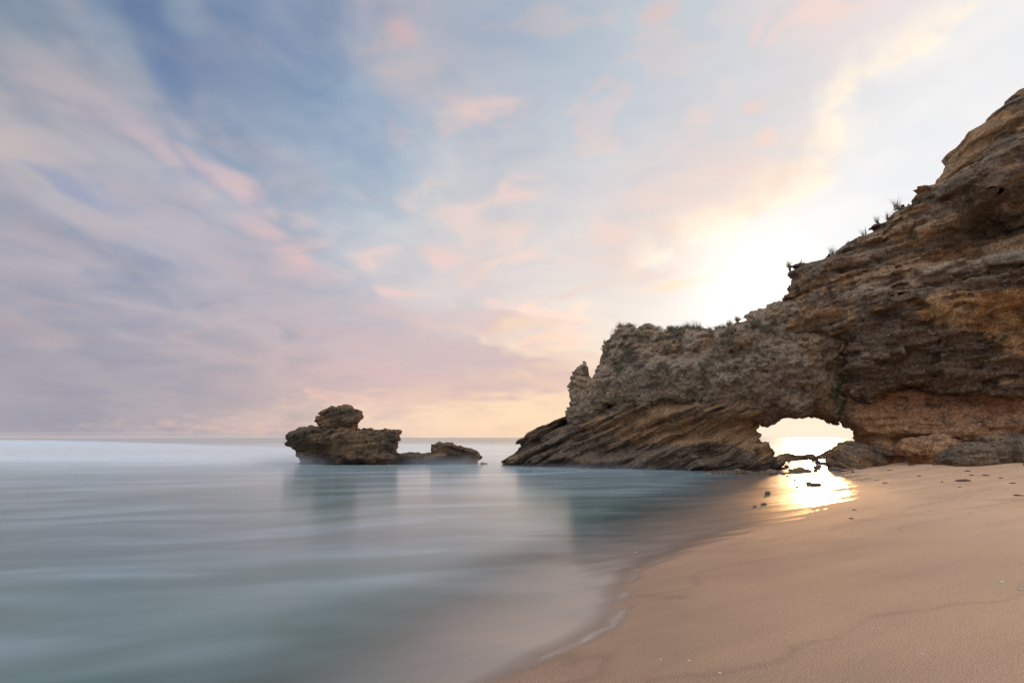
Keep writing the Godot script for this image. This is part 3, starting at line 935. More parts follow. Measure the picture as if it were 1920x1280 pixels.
func rock_stack_base() -> Rock:
	var r: Rock
	r = Rock.new()
	r.outline = PackedVector2Array([Vector2(-17.49, 1.59), Vector2(-17.22, 1.23), Vector2(-17.00, 1.07), Vector2(-16.94, 0.71), Vector2(-16.72, 0.42), Vector2(-16.53, 0.06), Vector2(-16.30, -1.01), Vector2(-8.14, -1.21), Vector2(-6.53, -0.62), Vector2(-6.05, -0.18), Vector2(-5.12, 0.30), Vector2(-4.92, 0.79), Vector2(-5.95, 0.71), Vector2(-6.77, 0.67), Vector2(-8.16, 0.71), Vector2(-8.65, 0.59), Vector2(-9.23, 0.79), Vector2(-9.04, 1.07), Vector2(-9.01, 1.55), Vector2(-8.82, 1.84), Vector2(-8.99, 2.12), Vector2(-8.84, 2.45), Vector2(-9.50, 2.49), Vector2(-10.57, 2.49), Vector2(-10.90, 2.57), Vector2(-11.48, 2.45), Vector2(-11.90, 2.57), Vector2(-12.81, 2.69), Vector2(-14.88, 2.82), Vector2(-15.71, 2.77), Vector2(-16.33, 2.73), Vector2(-16.88, 2.41), Vector2(-17.34, 1.80)])
	r.front_points = [[-16.12, 2.00, 43.60], [-14.81, 2.00, 43.30], [-16.00, 0.79, 44.60], [-14.70, 0.79, 44.40], [-12.70, 1.61, 43.00], [-10.32, 1.61, 43.00], [-9.23, 1.60, 43.50], [-12.96, 0.26, 42.80], [-10.21, 0.26, 42.80], [-8.72, 0.24, 43.20], [-6.43, 0.22, 43.80], [-7.28, 0.49, 44.00]]
	r.patches = [[-13.16, 1.39, 2.51, 1.04, 1, 0.50], [-14.75, 0.46, 2.51, 0.42, 3, 0.90], [-11.47, 0.30, 3.76, 0.33, 3, 0.80], [-9.47, 1.59, 1.25, 0.63, 4, 0.30]]
	r.back = 46.5
	r.dip = 10.0
	r.tide = 0.6
	r.block_depth = 0.15
	r.block_rate = 1.0
	r.bed_depth = 0.06
	r.bed_rate = 1.8
	r.lump_depth = 0.36
	r.lump_rate = 0.5
	r.knob_depth = 0.16
	r.knob_rate = 1.1
	r.rounding = 0.7
	r.dark_share = 0.52
	r.bed_color = 0.3
	r.seed_value = 808
	r.cell = 0.085
	r.fine_depth = 0.1
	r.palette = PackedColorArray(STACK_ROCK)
	return r


func rock_stack_cap() -> Rock:
	var r: Rock
	r = Rock.new()
	r.outline = PackedVector2Array([Vector2(-14.68, 2.49), Vector2(-14.78, 2.85), Vector2(-15.33, 3.14), Vector2(-15.11, 3.59), Vector2(-14.72, 4.04), Vector2(-14.07, 4.33), Vector2(-13.45, 4.24), Vector2(-13.08, 4.37), Vector2(-12.34, 4.33), Vector2(-11.95, 4.04), Vector2(-11.88, 3.46), Vector2(-12.12, 3.18), Vector2(-12.26, 2.65), Vector2(-12.49, 2.45)])
	r.front_points = [[-14.68, 3.41, 43.90], [-13.32, 3.59, 43.40], [-12.19, 3.60, 43.70], [-13.40, 2.80, 43.80]]
	r.back = 45.8
	r.dip = 14.0
	r.bed_depth = 0.09
	r.block_depth = 0.2
	r.block_rate = 1.0
	r.block_run = 0.6
	r.bed_rate = 2.2
	r.lump_depth = 0.2
	r.lump_rate = 0.7
	r.rounding = 0.5
	r.dark_share = 0.48
	r.bed_color = 0.6
	r.seed_value = 909
	r.cell = 0.075
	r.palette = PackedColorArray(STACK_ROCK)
	return r


func rock_stack_outcrop() -> Rock:
	var r: Rock
	r = Rock.new()
	r.outline = PackedVector2Array([Vector2(-6.15, 0.44), Vector2(-6.32, 0.93), Vector2(-6.29, 1.42), Vector2(-5.72, 1.67), Vector2(-5.21, 1.55), Vector2(-4.80, 1.59), Vector2(-4.37, 1.30), Vector2(-3.79, 1.18), Vector2(-2.79, 0.93), Vector2(-2.41, 0.48), Vector2(-2.65, 0.04), Vector2(-3.15, -0.21), Vector2(-3.72, -0.93), Vector2(-5.54, -0.93)])
	r.front_points = [[-5.52, 0.99, 44.40], [-4.46, 0.88, 44.10], [-3.26, 0.59, 44.30], [-4.49, 0.07, 44.50]]
	r.back = 46.6
	r.dip = -10.0
	r.tide = 0.45
	r.bed_depth = 0.08
	r.block_depth = 0.12
	r.bed_rate = 2.0
	r.lump_depth = 0.25
	r.lump_rate = 0.6
	r.knob_depth = 0.14
	r.knob_rate = 1.2
	r.rounding = 0.5
	r.dark_share = 0.6
	r.bed_color = 0.3
	r.seed_value = 1010
	r.cell = 0.08
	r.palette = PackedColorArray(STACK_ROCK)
	return r


func rock_boulder_wedge() -> Rock:
	var r: Rock
	r = Rock.new()
	r.outline = PackedVector2Array([Vector2(18.02, 0.65), Vector2(18.25, 1.21), Vector2(18.82, 1.59), Vector2(19.38, 1.73), Vector2(19.87, 1.62), Vector2(20.29, 1.32), Vector2(20.55, 0.97), Vector2(20.66, 0.59), Vector2(20.31, 0.10), Vector2(19.23, -0.33), Vector2(18.49, -0.33), Vector2(18.08, 0.10)])
	r.front_points = [[18.67, 0.81, 31.30]]
	r.back = 34.2
	r.bed_depth = 0.08
	r.bed_rate = 2.2
	r.lump_depth = 0.28
	r.lump_rate = 0.5
	r.rounding = 0.9
	r.seed_value = 21
	r.cell = 0.055
	r.open_back = false
	r.dark_share = 0.62
	r.bed_color = 0.3
	r.joint_depth = 0.05
	r.fine_depth = 0.03
	r.dip = -25.0
	r.palette = PackedColorArray(CRUST_ROCK)
	return r


func rock_boulder_tan() -> Rock:
	var r: Rock
	r = Rock.new()
	r.outline = PackedVector2Array([Vector2(20.17, 1.26), Vector2(20.44, 1.73), Vector2(20.99, 2.05), Vector2(21.56, 2.24), Vector2(22.21, 2.05), Vector2(22.72, 1.79), Vector2(22.99, 1.41), Vector2(22.81, 0.89), Vector2(21.98, 0.28), Vector2(21.16, 0.15), Vector2(20.67, 0.47), Vector2(20.56, 0.94), Vector2(20.25, 1.04)])
	r.front_points = [[20.69, 1.28, 28.30]]
	r.back = 31.0
	r.bed_depth = 0.05
	r.bed_rate = 2.2
	r.lump_depth = 0.4
	r.lump_rate = 0.5
	r.rounding = 0.95
	r.seed_value = 33
	r.cell = 0.055
	r.open_back = false
	r.dark_share = 0.28
	r.bed_color = 0.3
	r.joint_depth = 0.05
	r.fine_depth = 0.03
	r.palette = PackedColorArray(RED_ROCK)
	return r


func rock_boulder_dark() -> Rock:
	var r: Rock
	r = Rock.new()
	r.outline = PackedVector2Array([Vector2(20.58, 0.96), Vector2(20.82, 1.43), Vector2(21.27, 1.63), Vector2(22.04, 1.73), Vector2(22.78, 1.60), Vector2(23.37, 1.38), Vector2(23.69, 1.11), Vector2(23.28, 0.72), Vector2(22.48, 0.40), Vector2(21.71, 0.23), Vector2(20.96, 0.23), Vector2(20.66, 0.57)])
	r.front_points = [[21.08, 1.04, 26.20]]
	r.back = 28.9
	r.bed_depth = 0.05
	r.bed_rate = 2.2
	r.lump_depth = 0.28
	r.lump_rate = 0.5
	r.rounding = 0.75
	r.seed_value = 45
	r.cell = 0.055
	r.open_back = false
	r.dark_share = 0.8
	r.bed_color = 0.3
	r.joint_depth = 0.05
	r.fine_depth = 0.03
	r.palette = PackedColorArray(CRUST_ROCK)
	return r


func rock_boulder_edge() -> Rock:
	var r: Rock
	r = Rock.new()
	r.outline = PackedVector2Array([Vector2(22.71, 0.87), Vector2(22.73, 1.34), Vector2(22.96, 1.74), Vector2(23.30, 1.95), Vector2(24.27, 2.00), Vector2(24.65, 1.41), Vector2(24.21, 0.13), Vector2(23.01, 0.01), Vector2(22.70, 0.36)])
	r.front_points = [[22.49, 1.12, 25.00]]
	r.back = 28.0
	r.bed_depth = 0.05
	r.bed_rate = 2.2
	r.lump_depth = 0.28
	r.lump_rate = 0.5
	r.rounding = 0.75
	r.seed_value = 57
	r.cell = 0.055
	r.open_back = false
	r.dark_share = 0.8
	r.bed_color = 0.3
	r.joint_depth = 0.05
	r.fine_depth = 0.03
	r.palette = PackedColorArray(CRUST_ROCK)
	return r


func rock_boulder_rubble() -> Rock:
	var r: Rock
	r = Rock.new()
	r.outline = PackedVector2Array([Vector2(23.03, 1.48), Vector2(23.39, 1.79), Vector2(23.73, 1.95), Vector2(24.29, 2.13), Vector2(24.87, 1.90), Vector2(25.34, 2.00), Vector2(25.43, 1.22), Vector2(24.56, 0.70), Vector2(23.24, 0.70)])
	r.front_points = [[23.71, 1.55, 28.20]]
	r.back = 30.2
	r.bed_depth = 0.05
	r.bed_rate = 2.2
	r.lump_depth = 0.5
	r.lump_rate = 0.5
	r.rounding = 0.5
	r.seed_value = 69
	r.cell = 0.055
	r.open_back = false
	r.dark_share = 0.6
	r.bed_color = 0.3
	r.joint_depth = 0.05
	r.fine_depth = 0.03
	r.knob_depth = 0.25
	r.knob_rate = 1.3
	r.palette = PackedColorArray(CRUST_ROCK)
	return r


func rock_boulder_slab() -> Rock:
	var r: Rock
	r = Rock.new()
	r.outline = PackedVector2Array([Vector2(24.59, 1.53), Vector2(25.07, 1.89), Vector2(25.61, 2.13), Vector2(26.28, 2.13), Vector2(27.16, 1.74), Vector2(26.95, 0.43), Vector2(24.70, 0.43)])
	r.front_points = [[25.32, 1.47, 28.50]]
	r.back = 30.6
	r.bed_depth = 0.05
	r.bed_rate = 2.2
	r.lump_depth = 0.28
	r.lump_rate = 0.5
	r.rounding = 0.6
	r.seed_value = 71
	r.cell = 0.055
	r.open_back = false
	r.dark_share = 0.25
	r.bed_color = 0.3
	r.joint_depth = 0.05
	r.fine_depth = 0.03
	r.palette = PackedColorArray(RED_ROCK)
	return r


func rock_arch_stone_low() -> Rock:
	var r: Rock
	r = Rock.new()
	r.outline = PackedVector2Array([Vector2(21.09, 0.19), Vector2(21.63, 0.57), Vector2(22.58, 0.65), Vector2(23.23, 0.27), Vector2(23.26, -0.39), Vector2(21.13, -0.39)])
	r.front_points = [[21.87, 0.17, 45.90]]
	r.back = 47.6
	r.bed_depth = 0.05
	r.bed_rate = 2.2
	r.lump_depth = 0.28
	r.lump_rate = 0.5
	r.rounding = 0.35
	r.seed_value = 81
	r.cell = 0.055
	r.open_back = false
	r.dark_share = 0.4
	r.bed_color = 0.3
	r.joint_depth = 0.05
	r.fine_depth = 0.03
	r.palette = PackedColorArray(CRUST_ROCK)
	return r


func rock_arch_stone_dark() -> Rock:
	var r: Rock
	r = Rock.new()
	r.outline = PackedVector2Array([Vector2(21.73, 0.29), Vector2(22.13, 0.68), Vector2(22.67, 0.84), Vector2(23.22, 0.64), Vector2(23.43, 0.29), Vector2(23.22, -0.27), Vector2(21.93, -0.27)])
	r.front_points = [[22.31, 0.34, 43.40]]
	r.back = 45.2
	r.bed_depth = 0.05
	r.bed_rate = 2.2
	r.lump_depth = 0.28
	r.lump_rate = 0.5
	r.rounding = 0.4
	r.seed_value = 83
	r.cell = 0.055
	r.open_back = false
	r.dark_share = 0.75
	r.bed_color = 0.3
	r.joint_depth = 0.05
	r.fine_depth = 0.03
	r.palette = PackedColorArray(CRUST_ROCK)
	return r


func rock_arch_stone_ridge() -> Rock:
	var r: Rock
	r = Rock.new()
	r.outline = PackedVector2Array([Vector2(23.61, 0.05), Vector2(24.23, 0.49), Vector2(24.92, 0.82), Vector2(25.70, 1.10), Vector2(26.53, 1.18), Vector2(26.62, -0.44), Vector2(23.73, -0.52)])
	r.front_points = [[24.60, 0.41, 44.20]]
	r.back = 46.4
	r.bed_depth = 0.05
	r.bed_rate = 2.2
	r.lump_depth = 0.4
	r.lump_rate = 0.5
	r.rounding = 0.4
	r.seed_value = 85
	r.cell = 0.055
	r.open_back = false
	r.dark_share = 0.5
	r.bed_color = 0.3
	r.joint_depth = 0.05
	r.fine_depth = 0.03
	r.palette = PackedColorArray(CRUST_ROCK)
	return r


func rock_reef_dark() -> Rock:
	var r: Rock
	r = Rock.new()
	r.outline = PackedVector2Array([Vector2(10.43, -0.20), Vector2(11.17, 0.04), Vector2(12.32, 0.12), Vector2(13.41, 0.18), Vector2(13.73, -0.05), Vector2(13.61, -0.46), Vector2(10.54, -0.46)])
	r.front_points = [[11.95, -0.08, 32.40]]
	r.back = 34.0
	r.bed_depth = 0.03
	r.bed_rate = 2.2
	r.lump_depth = 0.14
	r.lump_rate = 1.0
	r.rounding = 0.12
	r.seed_value = 91
	r.cell = 0.045
	r.open_back = false
	r.dark_share = 0.85
	r.bed_color = 0.3
	r.joint_depth = 0.05
	r.fine_depth = 0.03
	r.palette = PackedColorArray(CRUST_ROCK)
	return r


func rock_reef_block() -> Rock:
	var r: Rock
	r = Rock.new()
	r.outline = PackedVector2Array([Vector2(13.47, -0.26), Vector2(13.73, 0.11), Vector2(14.16, 0.28), Vector2(14.53, 0.17), Vector2(14.65, -0.18), Vector2(14.57, -0.49), Vector2(13.51, -0.49)])
	r.front_points = [[13.82, -0.08, 31.60]]
	r.back = 33.0
	r.bed_depth = 0.05
	r.bed_rate = 2.2
	r.lump_depth = 0.2
	r.lump_rate = 0.9
	r.rounding = 0.2
	r.seed_value = 93
	r.cell = 0.045
	r.open_back = false
	r.dark_share = 0.7
	r.bed_color = 0.3
	r.joint_depth = 0.05
	r.fine_depth = 0.03
	r.palette = PackedColorArray(CRUST_ROCK)
	return r


func rock_reef_long() -> Rock:
	var r: Rock
	r = Rock.new()
	r.outline = PackedVector2Array([Vector2(14.04, -0.21), Vector2(14.52, 0.10), Vector2(15.28, 0.18), Vector2(15.76, 0.41), Vector2(16.13, 0.35), Vector2(16.13, 0.04), Vector2(15.24, -0.27), Vector2(14.08, -0.38)])
	r.front_points = [[14.81, 0.07, 30.80]]
	r.back = 32.2
	r.bed_depth = 0.05
	r.bed_rate = 2.2
	r.lump_depth = 0.16
	r.lump_rate = 1.0
	r.rounding = 0.12
	r.seed_value = 95
	r.cell = 0.045
	r.open_back = false
	r.dark_share = 0.6
	r.bed_color = 0.3
	r.joint_depth = 0.05
	r.fine_depth = 0.03
	r.palette = PackedColorArray(CRUST_ROCK)
	return r


func rock_reef_flat() -> Rock:
	var r: Rock
	r = Rock.new()
	r.outline = PackedVector2Array([Vector2(18.58, 0.02), Vector2(19.08, 0.32), Vector2(19.75, 0.38), Vector2(20.57, 0.19), Vector2(20.45, -0.04), Vector2(18.71, -0.11)])
	r.front_points = [[19.15, 0.16, 35.80]]
	r.back = 37.2
	r.bed_depth = 0.05
	r.bed_rate = 2.2
	r.lump_depth = 0.12
	r.lump_rate = 1.0
	r.rounding = 0.12
	r.seed_value = 97
	r.cell = 0.045
	r.open_back = false
	r.dark_share = 0.6
	r.bed_color = 0.3
	r.joint_depth = 0.05
	r.fine_depth = 0.03
	r.palette = PackedColorArray(CRUST_ROCK)
	return r


func rock_reef_faint() -> Rock:
	var r: Rock
	r = Rock.new()
	r.outline = PackedVector2Array([Vector2(12.01, -0.41), Vector2(12.39, -0.25), Vector2(12.88, -0.19), Vector2(13.12, -0.36), Vector2(13.02, -0.58), Vector2(12.08, -0.58)])
	r.front_points = [[12.38, -0.36, 30.70]]
	r.back = 31.8
	r.bed_depth = 0.05
	r.bed_rate = 2.2
	r.lump_depth = 0.12
	r.lump_rate = 1.0
	r.rounding = 0.1
	r.seed_value = 99
	r.cell = 0.045
	r.open_back = false
	r.dark_share = 0.6
	r.bed_color = 0.3
	r.joint_depth = 0.05
	r.fine_depth = 0.03
	r.palette = PackedColorArray(CRUST_ROCK)
	return r


func rock_stack_tip() -> Rock:
	var r: Rock
	r = Rock.new()
	r.outline = PackedVector2Array([Vector2(-2.70, -0.46), Vector2(-2.42, 0.01), Vector2(-2.26, 0.17), Vector2(-2.06, 0.01), Vector2(-1.86, 0.05), Vector2(-1.61, -0.38)])
	r.front_points = [[-2.13, -0.08, 43.60]]
	r.back = 44.8
	r.bed_depth = 0.05
	r.bed_rate = 2.2
	r.lump_depth = 0.14
	r.lump_rate = 1.0
	r.rounding = 0.12
	r.seed_value = 111
	r.cell = 0.045
	r.open_back = false
	r.dark_share = 0.8
	r.bed_color = 0.3
	r.joint_depth = 0.05
	r.fine_depth = 0.03
	r.palette = PackedColorArray(CRUST_ROCK)
	return r
# ---------------------------------------------------------------- beach and sea
var sand_noise := FastNoiseLite.new()
var rill_noise := FastNoiseLite.new()
var foam_noise := FastNoiseLite.new()
var drift_noise := FastNoiseLite.new()


func start_noises() -> void:
	sand_noise.seed = 3
	sand_noise.noise_type = FastNoiseLite.TYPE_SIMPLEX_SMOOTH
	sand_noise.frequency = 0.22
	sand_noise.fractal_octaves = 4
	rill_noise.seed = 9
	rill_noise.noise_type = FastNoiseLite.TYPE_SIMPLEX_SMOOTH
	rill_noise.frequency = 1.0
	rill_noise.fractal_octaves = 4
	foam_noise.seed = 17
	foam_noise.noise_type = FastNoiseLite.TYPE_SIMPLEX_SMOOTH
	foam_noise.frequency = 1.0
	foam_noise.fractal_octaves = 4
	drift_noise.seed = 29
	drift_noise.noise_type = FastNoiseLite.TYPE_SIMPLEX_SMOOTH
	drift_noise.frequency = 1.0
	drift_noise.fractal_octaves = 3


# Distance inland from the mean waterline, and distance along it.
func inland(x: float, z: float) -> float:
	return 0.888 * x + 0.46 * z + 2.39


func alongshore(x: float, z: float) -> float:
	return 0.46 * x - 0.888 * z


# Height of the sand: a sloping beach that runs down under the sea, and falls away behind the headland.
func ground_height(x: float, z: float) -> float:
	var s := inland(x, z)
	var t := alongshore(x, z)
	var w := 0.3746 * x - 0.9272 * z
	s -= 0.75 * maxf(w - 44.0, 0.0)
	var h := 0.078 * s if s > 0.0 else maxf(0.055 * s, -2.5)
	if s > 14.0:
		h -= 0.03 * (s - 14.0)
	# a sand bar lies in the arch
	var u := 0.9272 * x + 0.3746 * z
	h += 0.30 * exp(-pow((w - 44.0) / 3.6, 2.0)) * smoothstep(-1.0, 2.5, u) * (1.0 - smoothstep(9.0, 13.0, u))
	# scour along the headland's foot, hollows and swells of the beach
	h += 0.16 * smoothstep(31.0, 36.0, w) * smoothstep(4.0, 8.0, s)
	h += sand_noise.get_noise_2d(x * 0.5, z * 0.5) * 0.05
	h += sand_noise.get_noise_2d(t * 1.3, s * 0.5) * 0.018
	return h


const MARKS := [[Vector2(2.35, -5.62), Vector2(2.66, -5.52), 0.014], [Vector2(2.66, -5.50), Vector2(3.12, -5.32), 0.018], [Vector2(2.8, -5.62), Vector2(3.5, -5.55), 0.010], [Vector2(4.6, -7.1), Vector2(6.4, -7.6), 0.008]]


# Rills and ripples that the backwash left, drawn out along its run.
func sand_relief(x: float, z: float) -> float:
	var q := 0.89 * x - 0.45 * z
	var r := 0.45 * x + 0.89 * z
	var a := rill_noise.get_noise_2d(q * 0.10, r * 0.9)
	var b := rill_noise.get_noise_2d(q * 0.30 + 50.0, r * 3.2)
	var near := clampf(1.0 - (Vector2(x, z).length() - 12.0) / 30.0, 0.15, 1.0)
	var h := (a * 0.012 + b * 0.004) * near
	# a few shallow drag marks the backwash cut into the near sand
	for m in MARKS:
		var p := Geometry2D.get_closest_point_to_segment(Vector2(x, z), m[0], m[1])
		var d := p.distance_squared_to(Vector2(x, z))
		if d < 0.05:
			h -= m[2] * exp(-d / 0.0035)
	return h


# How far inland the last wave ran, by distance along the shore: two lobes near the camera.
func swash_edge(t: float) -> float:
	var e := 0.0 + 0.42 * exp(-pow((t - 6.4) / 1.3, 2.0)) + 0.15 * exp(-pow((t - 3.4) / 1.3, 2.0))
	return e + rill_noise.get_noise_1d(t * 1.1) * 0.10


func lines_from(mid: float, low: float, high: float, least: float, growth: float) -> PackedFloat32Array:
	var up := PackedFloat32Array()
	var v := mid
	while v < high:
		up.append(v)
		v += maxf(least, absf(v - mid) * growth)
	up.append(high)
	var down := PackedFloat32Array()
	v = mid
	while v > low:
		v -= maxf(least, absf(v - mid) * growth)
		down.append(maxf(v, low))
	down.reverse()
	down.append_array(up)
	return down


func sheet(pos: PackedVector3Array, cols: PackedColorArray, uvs: PackedVector2Array, nx: int, nz: int) -> ArrayMesh:
	var nrm := PackedVector3Array()
	nrm.resize(pos.size())
	var idx := PackedInt32Array()
	for j in nz - 1:
		for i in nx - 1:
			var a := j * nx + i
			var b := a + 1
			var c := a + nx
			var d := c + 1
			var n := (pos[c] - pos[a]).cross(pos[b] - pos[a])
			if n.y < 0.0:
				n = -n
			nrm[a] += n
			nrm[b] += n
			nrm[c] += n
			nrm[d] += n
			if cols[a].a + cols[b].a + cols[c].a + cols[d].a < 0.01:
				continue
			idx.append_array([a, b, d, a, d, c] if (pos[d] - pos[a]).cross(pos[b] - pos[a]).y > 0.0 else [a, d, b, a, c, d])
	for i in nrm.size():
		nrm[i] = nrm[i].normalized()
	var arrays := []
	arrays.resize(Mesh.ARRAY_MAX)
	arrays[Mesh.ARRAY_VERTEX] = pos
	arrays[Mesh.ARRAY_NORMAL] = nrm
	arrays[Mesh.ARRAY_COLOR] = cols
	arrays[Mesh.ARRAY_TEX_UV] = uvs
	arrays[Mesh.ARRAY_INDEX] = idx
	var m := ArrayMesh.new()
	m.add_surface_from_arrays(Mesh.PRIMITIVE_TRIANGLES, arrays)
	return m


func noise_picture(freq: float, octaves: int, seed_value: int, low: Color, high: Color, size := 512, contrast := 1.0, whole := false) -> NoiseTexture2D:
	var n := FastNoiseLite.new()
	n.seed = seed_value
	n.noise_type = FastNoiseLite.TYPE_SIMPLEX
	n.frequency = freq
	n.fractal_octaves = octaves
	n.fractal_gain = 0.6
	var t := NoiseTexture2D.new()
	t.width = size
	t.height = size
	t.seamless = whole
	t.noise = n
	var g := Gradient.new()
	g.offsets = PackedFloat32Array([0.5 - 0.5 / contrast, 0.5 + 0.5 / contrast])
	g.colors = PackedColorArray([low, high])
	t.color_ramp = g
	return t


func build_beach() -> void:
	var ts := lines_from(6.0, -30.0, 120.0, 0.07, 0.022)
	var ss := lines_from(0.6, -45.0, 60.0, 0.06, 0.022)
	var pos := PackedVector3Array()
	var cols := PackedColorArray()
	var uvs := PackedVector2Array()
	var wet_pos := PackedVector3Array()
	var wet_cols := PackedColorArray()
	for s in ss:
		for t in ts:
			# x and z from the inland and alongshore distances
			var x := 0.888 * (s - 2.39) + 0.46 * t
			var z := 0.46 * (s - 2.39) - 0.888 * t
			var h := ground_height(x, z) + sand_relief(x, z)
			pos.append(Vector3(x, h, z))
			uvs.append(Vector2(x, z) / 5.0)
			var q := 0.89 * x - 0.45 * z
			var r := 0.45 * x + 0.89 * z
			var a := rill_noise.get_noise_2d(q * 0.12, r * 0.8)
			var b := sand_noise.get_noise_2d(x * 1.5, z * 1.5)
			# dry and pale up the beach, damp and browner lower down
			var damp := clampf((6.0 - s + a * 2.5 + b * 1.5 - maxf(t - 12.0, 0.0) * 0.25) / 5.0, 0.0, 1.0)
			var c := Color(0.86, 0.525, 0.30).lerp(Color(0.465, 0.28, 0.172), damp)
			# lines of darker grains that each wave left where it turned
			var turn := absf(rill_noise.get_noise_2d(q * 0.05 + 31.0, r * 0.32 + b * 0.15))
			c *= 1.0 + a * 0.16 + b * 0.10 - 0.16 * exp(-turn * turn / 0.0006)
			cols.append(Color(c.r, c.g, c.b, 1.0))
			# how wet the sand still is: a film up to the last wave's edge, streaks where the backwash drained
			var far := clampf((t - 9.0) / 12.0, 0.0, 1.0)
			var lim := lerpf(swash_edge(t), 3.4, far) + clampf((t - 24.0) / 20.0, 0.0, 1.0) * 2.4
			var streak := rill_noise.get_noise_2d(q * 0.16 + 9.0, r * 1.7)
			var soak := clampf((lim - s + streak * (0.10 + far * 1.7)) / lerpf(0.45, 1.8, far), 0.0, 1.0)
			soak *= clampf(0.96 + streak * 0.6 * far, 0.0, 1.0)
			wet_pos.append(Vector3(x, h + 0.005, z))
			var rim := exp(-pow((lim - s - 0.10 + streak * 0.1) / 0.07, 2.0)) * (1.0 - far) * clampf(0.55 + streak * 1.5, 0.0, 1.0)
			var wc := Color(0.30, 0.205, 0.15).lerp(Color(0.60, 0.53, 0.48), clampf(rim, 0.0, 1.0) * 0.6)
			wet_cols.append(Color(wc.r, wc.g, wc.b, clampf(maxf(soak * 0.94, rim * 0.7), 0.0, 1.0)))
	var sand := StandardMaterial3D.new()
	sand.resource_name = "sand"
	sand.vertex_color_use_as_albedo = true
	sand.albedo_texture = noise_picture(0.30, 3, 41, Color(0.74, 0.74, 0.74), Color(1, 1, 1), 1024, 2.2)
	sand.roughness = 0.82
	sand.metallic_specular = 0.35
	sand.heightmap_enabled = true
	sand.heightmap_texture = noise_picture(0.28, 3, 43, Color(0, 0, 0), Color(1, 1, 1), 1024, 1.5)
	sand.heightmap_scale = 1.2
	var m := MeshInstance3D.new()
	m.name = "beach"
	m.mesh = sheet(pos, cols, uvs, ts.size(), ss.size())
	m.material_override = sand
	m.set_meta("kind", "structure")
	m.set_meta("label", "smooth pinkish tan sand beach sloping down to the water")
	add_child(m)
	var wet := StandardMaterial3D.new()
	wet.resource_name = "wet sand"
	wet.vertex_color_use_as_albedo = true
	wet.transparency = BaseMaterial3D.TRANSPARENCY_ALPHA
	wet.albedo_texture = noise_picture(0.22, 3, 41, Color(0.85, 0.85, 0.85), Color(1, 1, 1), 1024, 1.4)
	wet.roughness = 0.34
	wet.metallic_specular = 0.5
	wet.clearcoat_enabled = true
	wet.clearcoat = 0.9
	wet.clearcoat_roughness = 0.25
	var f := MeshInstance3D.new()
	f.name = "wet_sand"
	f.mesh = sheet(wet_pos, wet_cols, uvs, ts.size(), ss.size())
	f.material_override = wet
	f.set_meta("kind", "structure")
	f.set_meta("label", "glossy wet sand left by the backwash along the shore")
	add_child(f)


func sea_level(x: float, z: float) -> float:
	# a swell about to break far out on the left
	var u := z + 86.0 + 0.10 * x
	var side := smoothstep(0.0, -80.0, x)
	return 1.75 * side * exp(-u * u / 190.0) * (1.0 + 0.06 * foam_noise.get_noise_1d(x * 0.12))


func build_sea() -> void:
	var radii := PackedFloat32Array()
	var v := 3.0
	while v < 9000.0:
		radii.append(v)
		v *= 1.0 + clampf(0.012 + (v - 120.0) * 0.0002, 0.012, 0.10)
	var angles := PackedFloat32Array()
	var a := -100.0
	while a <= 100.0:
		angles.append(a)
		a += 0.25 if absf(a) < 56.0 else 2.0
	var pos := PackedVector3Array()
	var cols := PackedColorArray()
	var uvs := PackedVector2Array()
	for r in radii:
		for g in angles:
			var x := sin(deg_to_rad(g)) * r
			var z := -cos(deg_to_rad(g)) * r
			var y := sea_level(x, z)
			pos.append(Vector3(x, y, z))
			uvs.append(Vector2(x, z) / 9.0)
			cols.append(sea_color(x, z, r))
	var water := StandardMaterial3D.new()
	water.resource_name = "sea water"
	water.vertex_color_use_as_albedo = true
	water.transparency = BaseMaterial3D.TRANSPARENCY_ALPHA
	water.albedo_texture = noise_picture(0.02, 3, 51, Color(0.94, 0.94, 0.94), Color(1, 1, 1), 256, 1.0, true)
	water.roughness = 0.19
	water.metallic_specular = 0.5
	var m := MeshInstance3D.new()
	m.name = "sea"
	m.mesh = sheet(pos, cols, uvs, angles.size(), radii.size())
	m.material_override = water
	m.set_meta("kind", "structure")
	m.set_meta("label", "milky blue green sea smoothed by a long exposure")
	add_child(m)


